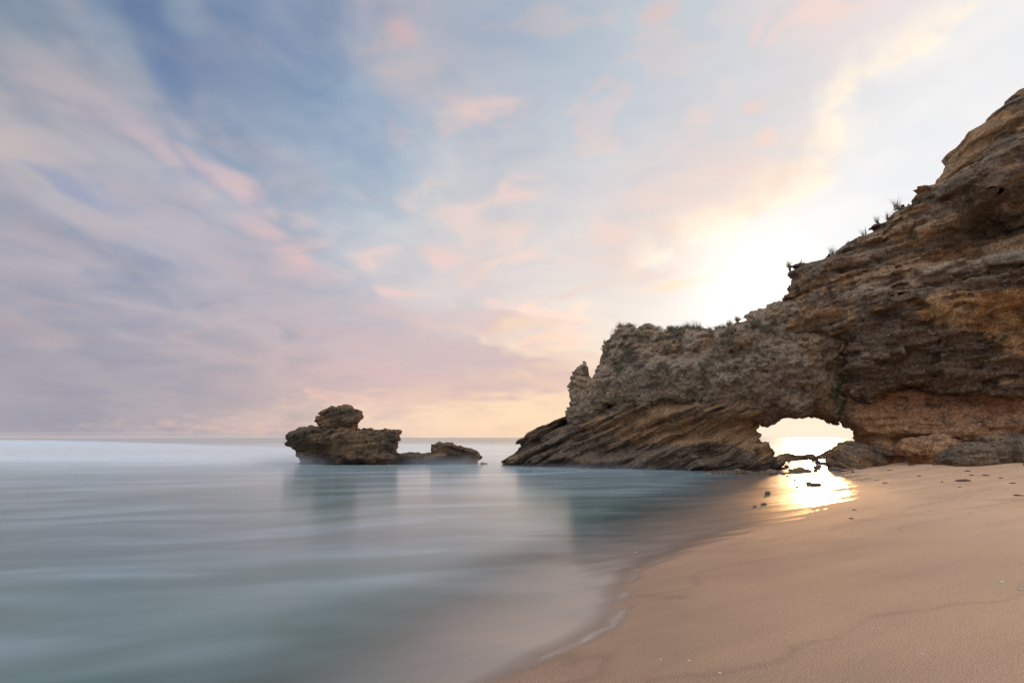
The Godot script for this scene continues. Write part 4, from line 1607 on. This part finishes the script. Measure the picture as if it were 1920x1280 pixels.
func sea_color(x: float, z: float, r: float) -> Color:
	var deep := -ground_height(x, z) if r < 90.0 else 2.0
	var t := alongshore(x, z)
	var s := inland(x, z)
	# drawn-out bands of foam and milk, parallel to the breaking waves, bent by the shore
	var bend := drift_noise.get_noise_2d(x * 0.05, z * 0.05) * 3.0
	var p := 0.96 * x - 0.28 * z
	var q := 0.28 * x + 0.96 * z + bend
	var band := foam_noise.get_noise_2d(x * 0.012, z * 0.09)
	var fine := foam_noise.get_noise_2d(p * 0.07 + 40.0, q * 0.33)
	var wisp := drift_noise.get_noise_2d(p * 0.16, q * 0.85)
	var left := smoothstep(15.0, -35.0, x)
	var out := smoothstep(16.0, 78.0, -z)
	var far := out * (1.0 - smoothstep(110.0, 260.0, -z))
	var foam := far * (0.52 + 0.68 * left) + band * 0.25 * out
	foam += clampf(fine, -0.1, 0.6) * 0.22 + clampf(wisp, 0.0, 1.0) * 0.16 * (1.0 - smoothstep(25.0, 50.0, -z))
	# milky water between stack, headland and shore, the bright sky's reflection painted in
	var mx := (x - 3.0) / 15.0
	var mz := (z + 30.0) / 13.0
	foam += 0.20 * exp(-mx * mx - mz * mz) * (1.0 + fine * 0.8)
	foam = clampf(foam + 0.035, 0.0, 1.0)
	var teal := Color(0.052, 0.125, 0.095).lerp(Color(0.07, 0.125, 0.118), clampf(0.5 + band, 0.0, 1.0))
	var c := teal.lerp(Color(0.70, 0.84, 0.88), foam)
	var cover := smoothstep(0.0, 0.20, deep + wisp * 0.02)
	cover = clampf(cover * 0.97, 0.0, 1.0)
	return Color(c.r, c.g, c.b, cover)

# ---------------------------------------------------------------- things
var rock_skin := StandardMaterial3D.new()


func start_materials() -> void:
	rock_skin.resource_name = "weathered limestone"
	rock_skin.vertex_color_use_as_albedo = true
	rock_skin.albedo_texture = noise_picture(0.05, 5, 61, Color(0.58, 0.58, 0.58), Color(1, 1, 1), 1024, 2.2)
	rock_skin.uv1_triplanar = true
	rock_skin.uv1_world_triplanar = true
	rock_skin.uv1_scale = Vector3(0.3, 0.3, 0.3)
	rock_skin.roughness = 0.92
	rock_skin.metallic_specular = 0.25
	rock_skin.heightmap_enabled = true
	rock_skin.heightmap_texture = noise_picture(0.05, 5, 63, Color(0, 0, 0), Color(1, 1, 1), 1024, 1.6)
	rock_skin.heightmap_scale = 6.0


func tag(o: Node3D, label: String, category := "", group := "") -> void:
	o.set_meta("label", label)
	if category:
		o.set_meta("category", category)
	if group:
		o.set_meta("group", group)


func part(called: String, m: Mesh, mat: Material, parent: Node3D) -> MeshInstance3D:
	var o := MeshInstance3D.new()
	o.name = called
	o.mesh = m
	o.material_override = mat
	parent.add_child(o, true)
	return o


# From the headland's own frame (along, up, away) to the world.
func from_headland(p: Vector3) -> Vector3:
	return Basis(Vector3.UP, deg_to_rad(-HEADLAND_TURN)) * Vector3(p.x, p.y, -p.z)


func build_headland() -> void:
	var root := Node3D.new()
	root.name = "arch_headland"
	add_child(root)
	root.rotation_degrees.y = -HEADLAND_TURN
	var foot := Vector3(2.0, 0.0, -40.0)
	root.position = root.basis * foot
	tag(root, "rugged brown limestone headland with a low sea arch and a towering layered cliff", "headland")
	var list := [["seaward_foot", rock_foot(), "dark slanting beds running down into the sea, orange under the crown"], ["knobbly_crown", rock_cap(), "knobbly grey brown crown spanning the arch"], ["pinnacle", rock_pinnacle(), "narrow jagged pinnacle at the seaward end"],
		["upper_cliff", rock_upper(), "layered upper cliff climbing to the right"], ["back_slope", rock_slope(), "smooth orange brown slope at the very top"], ["overhanging_wall", rock_wall(), "dark overhanging wall with an undercut base"], ["lower_ledge", rock_ledge(), "reddish ledge and tan base under the overhang"], ["cliff_continuation", rock_far(), "the layered cliff as it runs on beyond the picture's right edge"]]
	for l in list:
		var r: Rock = l[1]
		r.build()
		rocks[l[0]] = r
		part(l[0], r.mesh(foot), rock_skin, root).set_meta("label", l[2])


var rocks := {}


func build_stack() -> void:
	var root := Node3D.new()
	root.name = "sea_stack"
	add_child(root)
	var foot := Vector3(-11.0, 0.0, -44.5)
	root.position = foot
	tag(root, "dark jagged rock stack with a flat capstone standing in the milky sea", "sea stack")
	for l in [["stack_base", rock_stack_base()], ["capstone", rock_stack_cap()], ["low_outcrop", rock_stack_outcrop()]]:
		var r: Rock = l[1]
		r.build()
		part(l[0], r.mesh(foot), rock_skin, root)


func lone_rock(called: String, r: Rock, label: String, category: String, group := "") -> void:
	r.build()
	var mid := Vector3.ZERO
	for v in r.verts:
		mid += v
	mid /= r.verts.size()
	var base := Vector3(mid.x, ground_height(mid.x, -mid.z), -mid.z)
	var o := part(called, r.mesh(base), rock_skin, self)
	o.position = base
	tag(o, label, category, group)


func build_boulders() -> void:
	lone_rock("boulder", rock_boulder_wedge(), "dark wedge shaped boulder at the right foot of the arch", "boulder", "boulders below the cliff")
	lone_rock("boulder", rock_boulder_tan(), "tan rounded boulder on the sand behind the long dark grey one", "boulder", "boulders below the cliff")
	lone_rock("boulder", rock_boulder_dark(), "long low dark grey boulder in front of the tan boulder", "boulder", "boulders below the cliff")
	lone_rock("boulder", rock_boulder_edge(), "dark boulder cut off by the right edge of the picture", "boulder", "boulders below the cliff")
	lone_rock("boulder", rock_boulder_rubble(), "brown heap of broken rock against the cliff base at far right", "boulder", "boulders below the cliff")
	lone_rock("boulder", rock_boulder_slab(), "pale tan slab leaning at the cliff base behind the broken rock", "boulder", "boulders below the cliff")
	lone_rock("arch_rock", rock_arch_stone_low(), "low reddish rock in the arch opening beside the left pillar", "rock", "rocks seen through the arch")
	lone_rock("arch_rock", rock_arch_stone_dark(), "small dark hump of rock in the middle of the arch opening", "rock", "rocks seen through the arch")
	lone_rock("arch_rock", rock_arch_stone_ridge(), "sloping ridge of rock rising to the right side of the arch opening", "rock", "rocks seen through the arch")
	lone_rock("reef_rock", rock_reef_dark(), "long flat dark reef slab awash in front of the arch pillar", "rock", "reef rocks at the water's edge")
	lone_rock("reef_rock", rock_reef_block(), "small blocky reef rock at the edge of the wet sand", "rock", "reef rocks at the water's edge")
	lone_rock("reef_rock", rock_reef_long(), "low brown reef rock lying across the bright wet sand", "rock", "reef rocks at the water's edge")
	lone_rock("reef_rock", rock_reef_flat(), "thin flat reef rock beside the wedge shaped boulder", "rock", "reef rocks at the water's edge")
	lone_rock("reef_rock", rock_reef_faint(), "faint low reef rock in the shallows below the dark slab", "rock", "reef rocks at the water's edge")
	lone_rock("reef_rock", rock_stack_tip(), "tiny rock tip breaking the water between stack and headland", "rock", "reef rocks at the water's edge")


# Small loose pieces: a lump with facets, in a few shapes.
func lump_mesh(seed_value: int, flat: float, rough: float) -> ArrayMesh:
	var n := FastNoiseLite.new()
	n.seed = seed_value
	n.noise_type = FastNoiseLite.TYPE_SIMPLEX
	n.frequency = 0.9
	n.fractal_octaves = 3
	var ball := SphereMesh.new()
	ball.radius = 1.0
	ball.height = 2.0
	ball.radial_segments = 18
	ball.rings = 10
	var arrays := ball.get_mesh_arrays()
	var v: PackedVector3Array = arrays[Mesh.ARRAY_VERTEX]
	var st := SurfaceTool.new()
	st.begin(Mesh.PRIMITIVE_TRIANGLES)
	st.set_smooth_group(0)
	var idx: PackedInt32Array = arrays[Mesh.ARRAY_INDEX]
	for i in idx:
		var p := v[i]
		var k := 1.0 + n.get_noise_3d(p.x * 1.2, p.y * 1.2, p.z * 1.2) * rough
		st.add_vertex(Vector3(p.x * k * 1.15, p.y * k * flat, p.z * k * 0.85))
	st.generate_normals()
	return st.commit()


# Loose pieces on the sand: x, z, half width.
const STONES := [[16.97, -30.55, 0.22], [11.64, -22.40, 0.17], [8.86, -20.30, 0.12], [7.31, -17.05, 0.07], [6.90, -16.70, 0.06], [11.63, -22.90, 0.11], [10.75, -22.05, 0.06], [16.82, -29.65, 0.11], [16.54, -28.25, 0.08], [16.06, -30.80, 0.14], [15.56, -32.40, 0.12], [17.4, -33.2, 0.2], [18.3, -34.6, 0.12], [16.2, -33.9, 0.09], [19.4, -36.8, 0.16], [17.1, -36.2, 0.14], [20.3, -38.9, 0.22], [18.9, -39.6, 0.12], [21.6, -40.5, 0.18], [14.4, -30.9, 0.1], [13.6, -28.8, 0.07], [15.1, -28.2, 0.05], [17.9, -31.7, 0.07], [12.4, -25.6, 0.06], [19.9, -34.4, 0.1]]
const SCRAPS := [[18.50, -30.70, 0.23], [19.49, -31.65, 0.12], [22.20, -29.95, 0.22], [21.40, -30.60, 0.18], [18.13, -27.90, 0.10], [15.50, -20.05, 0.17], [17.29, -21.25, 0.10], [18.66, -23.85, 0.11], [21.95, -24.60, 0.22], [22.61, -25.20, 0.15], [23.90, -26.05, 0.13], [13.67, -21.40, 0.08], [15.04, -20.40, 0.06], [13.70, -17.90, 0.05], [15.43, -18.00, 0.07], [16.80, -20.05, 0.08], [12.80, -14.80, 0.08], [8.35, -14.35, 0.04], [7.42, -12.90, 0.05], [14.29, -22.85, 0.06], [16.22, -23.20, 0.07], [17.25, -21.85, 0.08], [20.58, -28.25, 0.11], [20.05, -29.20, 0.16]]
const SHELLS := [[5.71, -7.00, 0.03], [5.62, -6.65, 0.02], [1.31, -5.40, 0.012], [1.53, -5.30, 0.012], [1.67, -4.95, 0.012], [2.21, -10.65, 0.02], [3.59, -7.00, 0.012], [3.47, -5.75, 0.012], [3.38, -5.05, 0.012], [2.64, -5.80, 0.012], [6.48, -8.20, 0.02], [3.07, -7.70, 0.012]]


func scatter(called: String, list: Array, shapes: Array, mat: Material, label: String, category: String, group: String, sink: float) -> void:
	var rng := RandomNumberGenerator.new()
	rng.seed = 77 + list.size()
	for i in list.size():
		var q: Array = list[i]
		var o := MeshInstance3D.new()
		o.name = called if i == 0 else "%s_%03d" % [called, i]
		o.mesh = shapes[i % shapes.size()]
		o.material_override = mat
		add_child(o)
		var x: float = q[0]
		var z: float = q[1]
		var k: float = q[2]
		o.position = Vector3(x, ground_height(x, z) + sand_relief(x, z) + k * sink, z)
		o.rotation = Vector3(0.0, rng.randf() * TAU, 0.0)
		o.scale = Vector3(k, k * rng.randf_range(0.7, 1.2), k * rng.randf_range(0.6, 1.0))
		tag(o, label + spot_words(x, z, k), category, group)


# Words for where a loose piece lies.
func spot_words(x: float, z: float, k: float) -> String:
	var size := ", larger than most" if k > 0.15 else ""
	if z > -11.0:
		return ", right of the picture's middle" if x > 4.0 else ", at the bottom middle"
	if 0.3746 * x - 0.9272 * z > 37.0:
		return size + ", inside the arch"
	if z > -20.5:
		return size + (", nearest the camera" if z > -18.0 else ", on the open sand")
	return size + (", left of the wedge boulder" if x < 17.0 else ", below the boulders")


func build_loose_pieces() -> void:
	var stone := StandardMaterial3D.new()
	stone.resource_name = "loose stone"
	stone.albedo_color = Color(0.24, 0.17, 0.12).linear_to_srgb()
	stone.albedo_texture = noise_picture(0.05, 4, 71, Color(0.5, 0.5, 0.5), Color(1, 1, 1), 256, 1.5)
	stone.uv1_triplanar = true
	stone.roughness = 0.7
	scatter("stone", STONES, [lump_mesh(1, 0.7, 0.5), lump_mesh(2, 0.55, 0.6), lump_mesh(3, 0.8, 0.5)], stone, "dark brown stone on bright wet sand", "stone", "stones on the wet sand", 0.25)
	var weed := StandardMaterial3D.new()
	weed.resource_name = "dried weed"
	weed.albedo_color = Color(0.15, 0.085, 0.055).linear_to_srgb()
	weed.roughness = 0.85
	scatter("weed_scrap", SCRAPS, [lump_mesh(11, 0.28, 0.9), lump_mesh(12, 0.22, 1.0), lump_mesh(13, 0.35, 0.8)], weed, "dark scrap of washed up weed on dry sand", "weed", "scraps of weed on the upper beach", 0.08)
	var shell := StandardMaterial3D.new()
	shell.resource_name = "shell"
	shell.albedo_color = Color(0.62, 0.55, 0.47).linear_to_srgb()
	shell.roughness = 0.5
	scatter("shell_fragment", SHELLS, [lump_mesh(21, 0.4, 0.6), lump_mesh(22, 0.3, 0.7)], shell, "tiny pale shell fragment on the near sand", "shell", "shell fragments on the near sand", 0.2)


# A tussock: blades that spring from one root and bend over.
func tussock_mesh(seed_value: int, blades: int, high: float, spread: float, width: float) -> ArrayMesh:
	var rng := RandomNumberGenerator.new()
	rng.seed = seed_value
	var st := SurfaceTool.new()
	st.begin(Mesh.PRIMITIVE_TRIANGLES)
	for b in blades:
		var a := rng.randf() * TAU
		var lean := rng.randf() * spread
		var h := high * rng.randf_range(0.45, 1.0)
		var dir := Vector3(cos(a), 0, sin(a))
		var side := Vector3(-sin(a), 0, cos(a)) * width * rng.randf_range(0.6, 1.2)
		var root := dir * rng.randf() * high * 0.22
		var shade := rng.randf_range(0.65, 1.25)
		var tint := Color(0.24, 0.19, 0.10).lerp(Color(0.16, 0.145, 0.075), rng.randf()) * shade
		var last := root
		for k in 3:
			var t := (k + 1) / 3.0
			var p := root + dir * (lean * h * t * t) + Vector3.UP * h * (t - 0.25 * t * t * lean)
			var w0 := 1.0 - k / 3.0
			var w1 := 1.0 - t
			var quad := [last - side * w0, last + side * w0, p + side * w1, p - side * w1]
			for n in [0, 1, 2, 0, 2, 3]:
				st.set_color(tint)
				st.add_vertex(quad[n])
			last = p
	st.generate_normals()
	return st.commit()


# A low shrub: many small leaves through a flattened dome.
func shrub_mesh(seed_value: int, leaves: int) -> ArrayMesh:
	var rng := RandomNumberGenerator.new()
	rng.seed = seed_value
	var st := SurfaceTool.new()
	st.begin(Mesh.PRIMITIVE_TRIANGLES)
	for b in leaves:
		var d := Vector3(rng.randfn(), absf(rng.randfn()) * 0.8, rng.randfn()).normalized()
		var p := d * pow(rng.randf(), 0.4) * Vector3(1.0, 0.75, 1.0)
		p *= 1.0 + 0.3 * sin(d.x * 5.0 + seed_value) * cos(d.z * 4.0)
		var u := Vector3(rng.randfn(), rng.randfn(), rng.randfn()).normalized() * rng.randf_range(0.07, 0.16)
		var v := d.cross(u).normalized() * rng.randf_range(0.03, 0.06)
		var tint := Color(0.17, 0.135, 0.085).lerp(Color(0.105, 0.10, 0.058), rng.randf()) * rng.randf_range(0.6, 1.3)
		for q in [p - u, p + v, p + u, p - u, p + u, p - v]:
			st.set_color(tint)
			st.add_vertex(q)
	st.generate_normals()
	return st.commit()


# Where tussocks break the skyline: distance along the headland, size.
const CROWN_TUFTS := [[-7.23, 0.55], [-6.81, 0.75], [-6.52, 0.6], [-8.01, 0.55], [-8.72, 0.55], [-9.39, 0.4], [-3.90, 0.5], [-3.24, 0.55], [-2.89, 0.65], [-2.51, 0.6], [-1.77, 0.5], [-1.40, 0.4], [-0.87, 0.5], [-0.50, 0.55], [-0.07, 0.55]]
const CLIFF_TUFTS := [[3.30, 0.5], [5.26, 0.45], [6.37, 0.7], [7.37, 0.4], [8.16, 0.6], [8.70, 0.5], [9.47, 0.55], [10.10, 0.8], [10.72, 0.75], [11.55, 0.5], [12.01, 0.6]]


func plant_one(called: String, n: int, m: Mesh, mat: Material, at: Vector3, up: Vector3, size: float, turn: float, label: String, category: String, group: String) -> void:
	var o := MeshInstance3D.new()
	o.name = called if n == 0 else "%s_%03d" % [called, n]
	o.mesh = m
	o.material_override = mat
	add_child(o)
	var b := Basis(Quaternion(Vector3.UP, up)) * Basis(Vector3.UP, turn)
	o.transform = Transform3D(b.scaled(Vector3(size, size, size)), at)
	tag(o, label, category, group)


func build_plants() -> void:
	var leaf := StandardMaterial3D.new()
	leaf.resource_name = "dry leaf"
	leaf.vertex_color_use_as_albedo = true
	leaf.roughness = 0.8
	leaf.cull_mode = BaseMaterial3D.CULL_DISABLED
	leaf.backlight_enabled = true
	leaf.backlight = Color(0.35, 0.3, 0.2)
	var tufts: Array[Mesh] = []
	for i in 4:
		tufts.append(tussock_mesh(400 + i, 46, 1.0, 0.75, 0.022))
	var shrubs: Array[Mesh] = []
	for i in 4:
		shrubs.append(shrub_mesh(500 + i, 260))
	var rng := RandomNumberGenerator.new()
	rng.seed = 4242
	var crown: Rock = rocks["knobbly_crown"]
	var cliff: Rock = rocks["upper_cliff"]
	var n := 0
	for q in CROWN_TUFTS:
		var hit := crown.surface_at(q[0], 99.0)
		if hit.is_empty():
			continue
		var p: Vector3 = hit[0]
		plant_one("grass_tussock", n, tufts[n % 4], leaf, from_headland(p - Vector3(0, 0.06, 0)), Vector3.UP, q[1] * 1.3, rng.randf() * TAU, "spiky grass tussock on the skyline of the headland's knobbly crown" if n > 2 else "spiky tussock in the tall clump at the crown's left end", "grass", "tussocks along the crown's skyline")
		n += 1
	for q in CLIFF_TUFTS:
		var hit := cliff.surface_at(q[0], 99.0)
		if hit.is_empty():
			continue
		var p: Vector3 = hit[0]
		plant_one("grass_tussock", n, tufts[n % 4], leaf, from_headland(p - Vector3(0, 0.06, 0)), Vector3.UP, q[1] * 1.3, rng.randf() * TAU, "spiky grass tussock on the sloping skyline of the upper cliff", "grass", "tussocks along the cliff's skyline")
		n += 1
	# a low mat of scrub along the crown's top, then shrubs clinging to its face
	n = 0
	for i in 22:
		var u := -8.3 + i * 0.39 + rng.randf_range(-0.12, 0.12)
		var hit := crown.surface_at(u, 99.0)
		if hit.is_empty():
			continue
		plant_one("cliff_shrub", n, shrubs[n % 4], leaf, from_headland(hit[0]), Vector3.UP, rng.randf_range(0.18, 0.42), rng.randf() * TAU, "low brown scrub in the mat along the top of the knobbly crown", "shrub", "scrub along the crown's top")
		n += 1
	var tries := 0
	while n < 122 and tries < 600:
		tries += 1
		var u := rng.randf_range(-9.2, 2.6)
		var y := rng.randf_range(5.0, 9.6)
		var hit := crown.surface_at(u, y)
		if hit.is_empty():
			continue
		var p: Vector3 = hit[0]
		var nn: Vector3 = hit[1]
		if nn.y < 0.05 or p.z > 41.0:
			continue
		var up := (from_headland(nn) * 0.6 + Vector3.UP * 0.7).normalized()
		var spiky := rng.randf() < 0.35
		plant_one("cliff_shrub", n, tufts[n % 4] if spiky else shrubs[n % 4], leaf, from_headland(p), up, rng.randf_range(0.25, 0.45) if spiky else rng.randf_range(0.18, 0.5), rng.randf() * TAU, shrub_label(spiky, u, y), "shrub", "shrubs on the crown's face")
		n += 1
	build_creeper(rng)


func shrub_label(spiky: bool, u: float, y: float) -> String:
	var what := "spiky grassy tuft" if spiky else "low rounded grey brown shrub"
	var where := "near its sea end" if u < -6.6 else "left of its middle" if u < -4.0 else "at its middle" if u < -1.6 else "right of its middle" if u < 0.6 else "over the left pillar"
	return "%s on the %s face of the crown %s" % [what, "topmost" if y > 8.2 else "middle" if y > 6.5 else "lowest", where]


# The one fresh green plant, hanging in the hollow right of the arch.
func build_creeper(rng: RandomNumberGenerator) -> void:
	var wall: Rock = rocks["knobbly_crown"]
	var root := Node3D.new()
	root.name = "creeper"
	add_child(root)
	var base := from_headland(Vector3(5.45, 3.5, 39.0))
	root.position = base
	tag(root, "fresh green creeper hanging in the tan hollow above the right of the arch", "plant")
	var green := StandardMaterial3D.new()
	green.resource_name = "green leaf"
	green.vertex_color_use_as_albedo = true
	green.roughness = 0.6
	green.cull_mode = BaseMaterial3D.CULL_DISABLED
	green.backlight_enabled = true
	green.backlight = Color(0.3, 0.4, 0.15)
	var wood := StandardMaterial3D.new()
	wood.resource_name = "stem"
	wood.albedo_color = Color(0.10, 0.075, 0.045).linear_to_srgb()
	wood.roughness = 0.9
	var stem := SurfaceTool.new()
	stem.begin(Mesh.PRIMITIVE_TRIANGLES)
	var last := Vector3.ZERO
	var clumps := []
	for k in 7:
		var y := 3.5 + k * 0.33
		var u := 5.3 + 0.25 * sin(k * 1.3) + k * 0.04
		var hit := wall.surface_at(u, y)
		if hit.is_empty():
			continue
		var p := from_headland(hit[0] + hit[1] * 0.05) - base
		clumps.append(p)
		if k > 0:
			var side := Vector3(0.015, 0, 0.008)
			for q in [last - side, last + side, p + side, last - side, p + side, p - side]:
				stem.add_vertex(q)
		last = p
	stem.generate_normals()
	part("stem", stem.commit(), wood, root)
	var st := SurfaceTool.new()
	st.begin(Mesh.PRIMITIVE_TRIANGLES)
	for k in clumps.size():
		for i in 60:
			var d := Vector3(rng.randfn(), rng.randfn(), rng.randfn()).normalized()
			var p: Vector3 = clumps[k] + d * rng.randf() * 0.32
			var u := Vector3(rng.randfn(), rng.randfn() - 0.5, rng.randfn()).normalized() * 0.07
			var v := d.cross(u).normalized() * 0.035
			var tint := Color(0.075, 0.125, 0.03).lerp(Color(0.11, 0.15, 0.05), rng.randf())
			for q in [p - u, p + v, p + u, p - u, p + u, p - v]:
				st.set_color(tint)
				st.add_vertex(q)
	st.generate_normals()
	part("foliage", st.commit(), green, root)


# Drifting spray of the breaking swell: soft banks of fine droplets low over the sea, thicker towards their middle.
func build_mist() -> void:
	var banks := [[Vector3(-62, 0.9, -84), Vector3(120, 4.0, 18), 0.035, 2, "pale spray over the swell breaking far out on the left"], [Vector3(-40, 0.3, -62), Vector3(84, 2.4, 24), 0.012, 2, "thin veil of spray over the sea left of the stack"],
		[Vector3(-17.0, 0.0, -42.6), Vector3(9, 2.0, 5.0), 0.035, 4, "low spray hugging the left foot of the stack"], [Vector3(-5.0, 0.0, -43.2), Vector3(9, 1.5, 5.0), 0.03, 4, "low spray round the outcrop at the stack's right end"],
		[Vector3(4.5, -0.1, -36.5), Vector3(16, 1.0, 5.0), 0.03, 3, "thin spray along the headland's slanting foot"]]
	var n := 0
	for b in banks:
		var layers: int = b[3]
		for k in layers:
			var f := FogVolume.new()
			f.name = "surf_mist" if n == 0 else "surf_mist_%03d" % n
			n += 1
			f.shape = RenderingServer.FOG_VOLUME_SHAPE_ELLIPSOID
			f.size = b[1] * (1.0 - 0.8 * k / layers)
			var m := FogMaterial.new()
			m.albedo = Color(0.97, 0.99, 1.0)
			m.density = b[2] * (1.0 + 0.6 * k)
			f.material = m
			add_child(f)
			f.position = b[0]
			f.set_meta("kind", "stuff")
			f.set_meta("label", b[4])

func _ready() -> void:
	# ---- camera, sky, sun, exposure
	var cam := Camera3D.new()
	cam.name = "camera"
	add_child(cam)
	cam.position = Vector3(0, 2.0, 0)
	cam.rotation_degrees = Vector3(9.575, 0, 0)
	cam.fov = 61.91
	cam.near = 0.1
	cam.far = 20000.0
	cam.current = true
	var env := Environment.new()
	env.background_mode = Environment.BG_SKY
	var sky := Sky.new()
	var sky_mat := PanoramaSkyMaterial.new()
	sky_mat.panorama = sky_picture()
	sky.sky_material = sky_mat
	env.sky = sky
	env.tonemap_mode = Environment.TONE_MAPPER_LINEAR
	env.tonemap_exposure = 2.1
	env.volumetric_fog_enabled = true
	env.volumetric_fog_density = 0.0
	env.sdfgi_enabled = true
	env.ssao_enabled = true
	env.ssil_enabled = true
	var we := WorldEnvironment.new()
	we.name = "air"
	we.environment = env
	add_child(we)
	var sun := DirectionalLight3D.new()
	sun.name = "sun"
	sun.light_color = Color(1.0, 0.74, 0.45)
	sun.light_energy = 0.4
	sun.light_angular_distance = 3.0
	sun.shadow_enabled = true
	add_child(sun)
	sun.look_at_from_position(aim(SUN_AZ, SUN_EL) * 100.0, Vector3.ZERO)
	# ---- the setting
	start_noises()
	start_materials()
	build_beach()
	build_sea()
	# ---- the rocks, then what lies and grows on them
	build_headland()
	build_stack()
	build_boulders()
	build_mist()
	build_loose_pieces()
	build_plants()
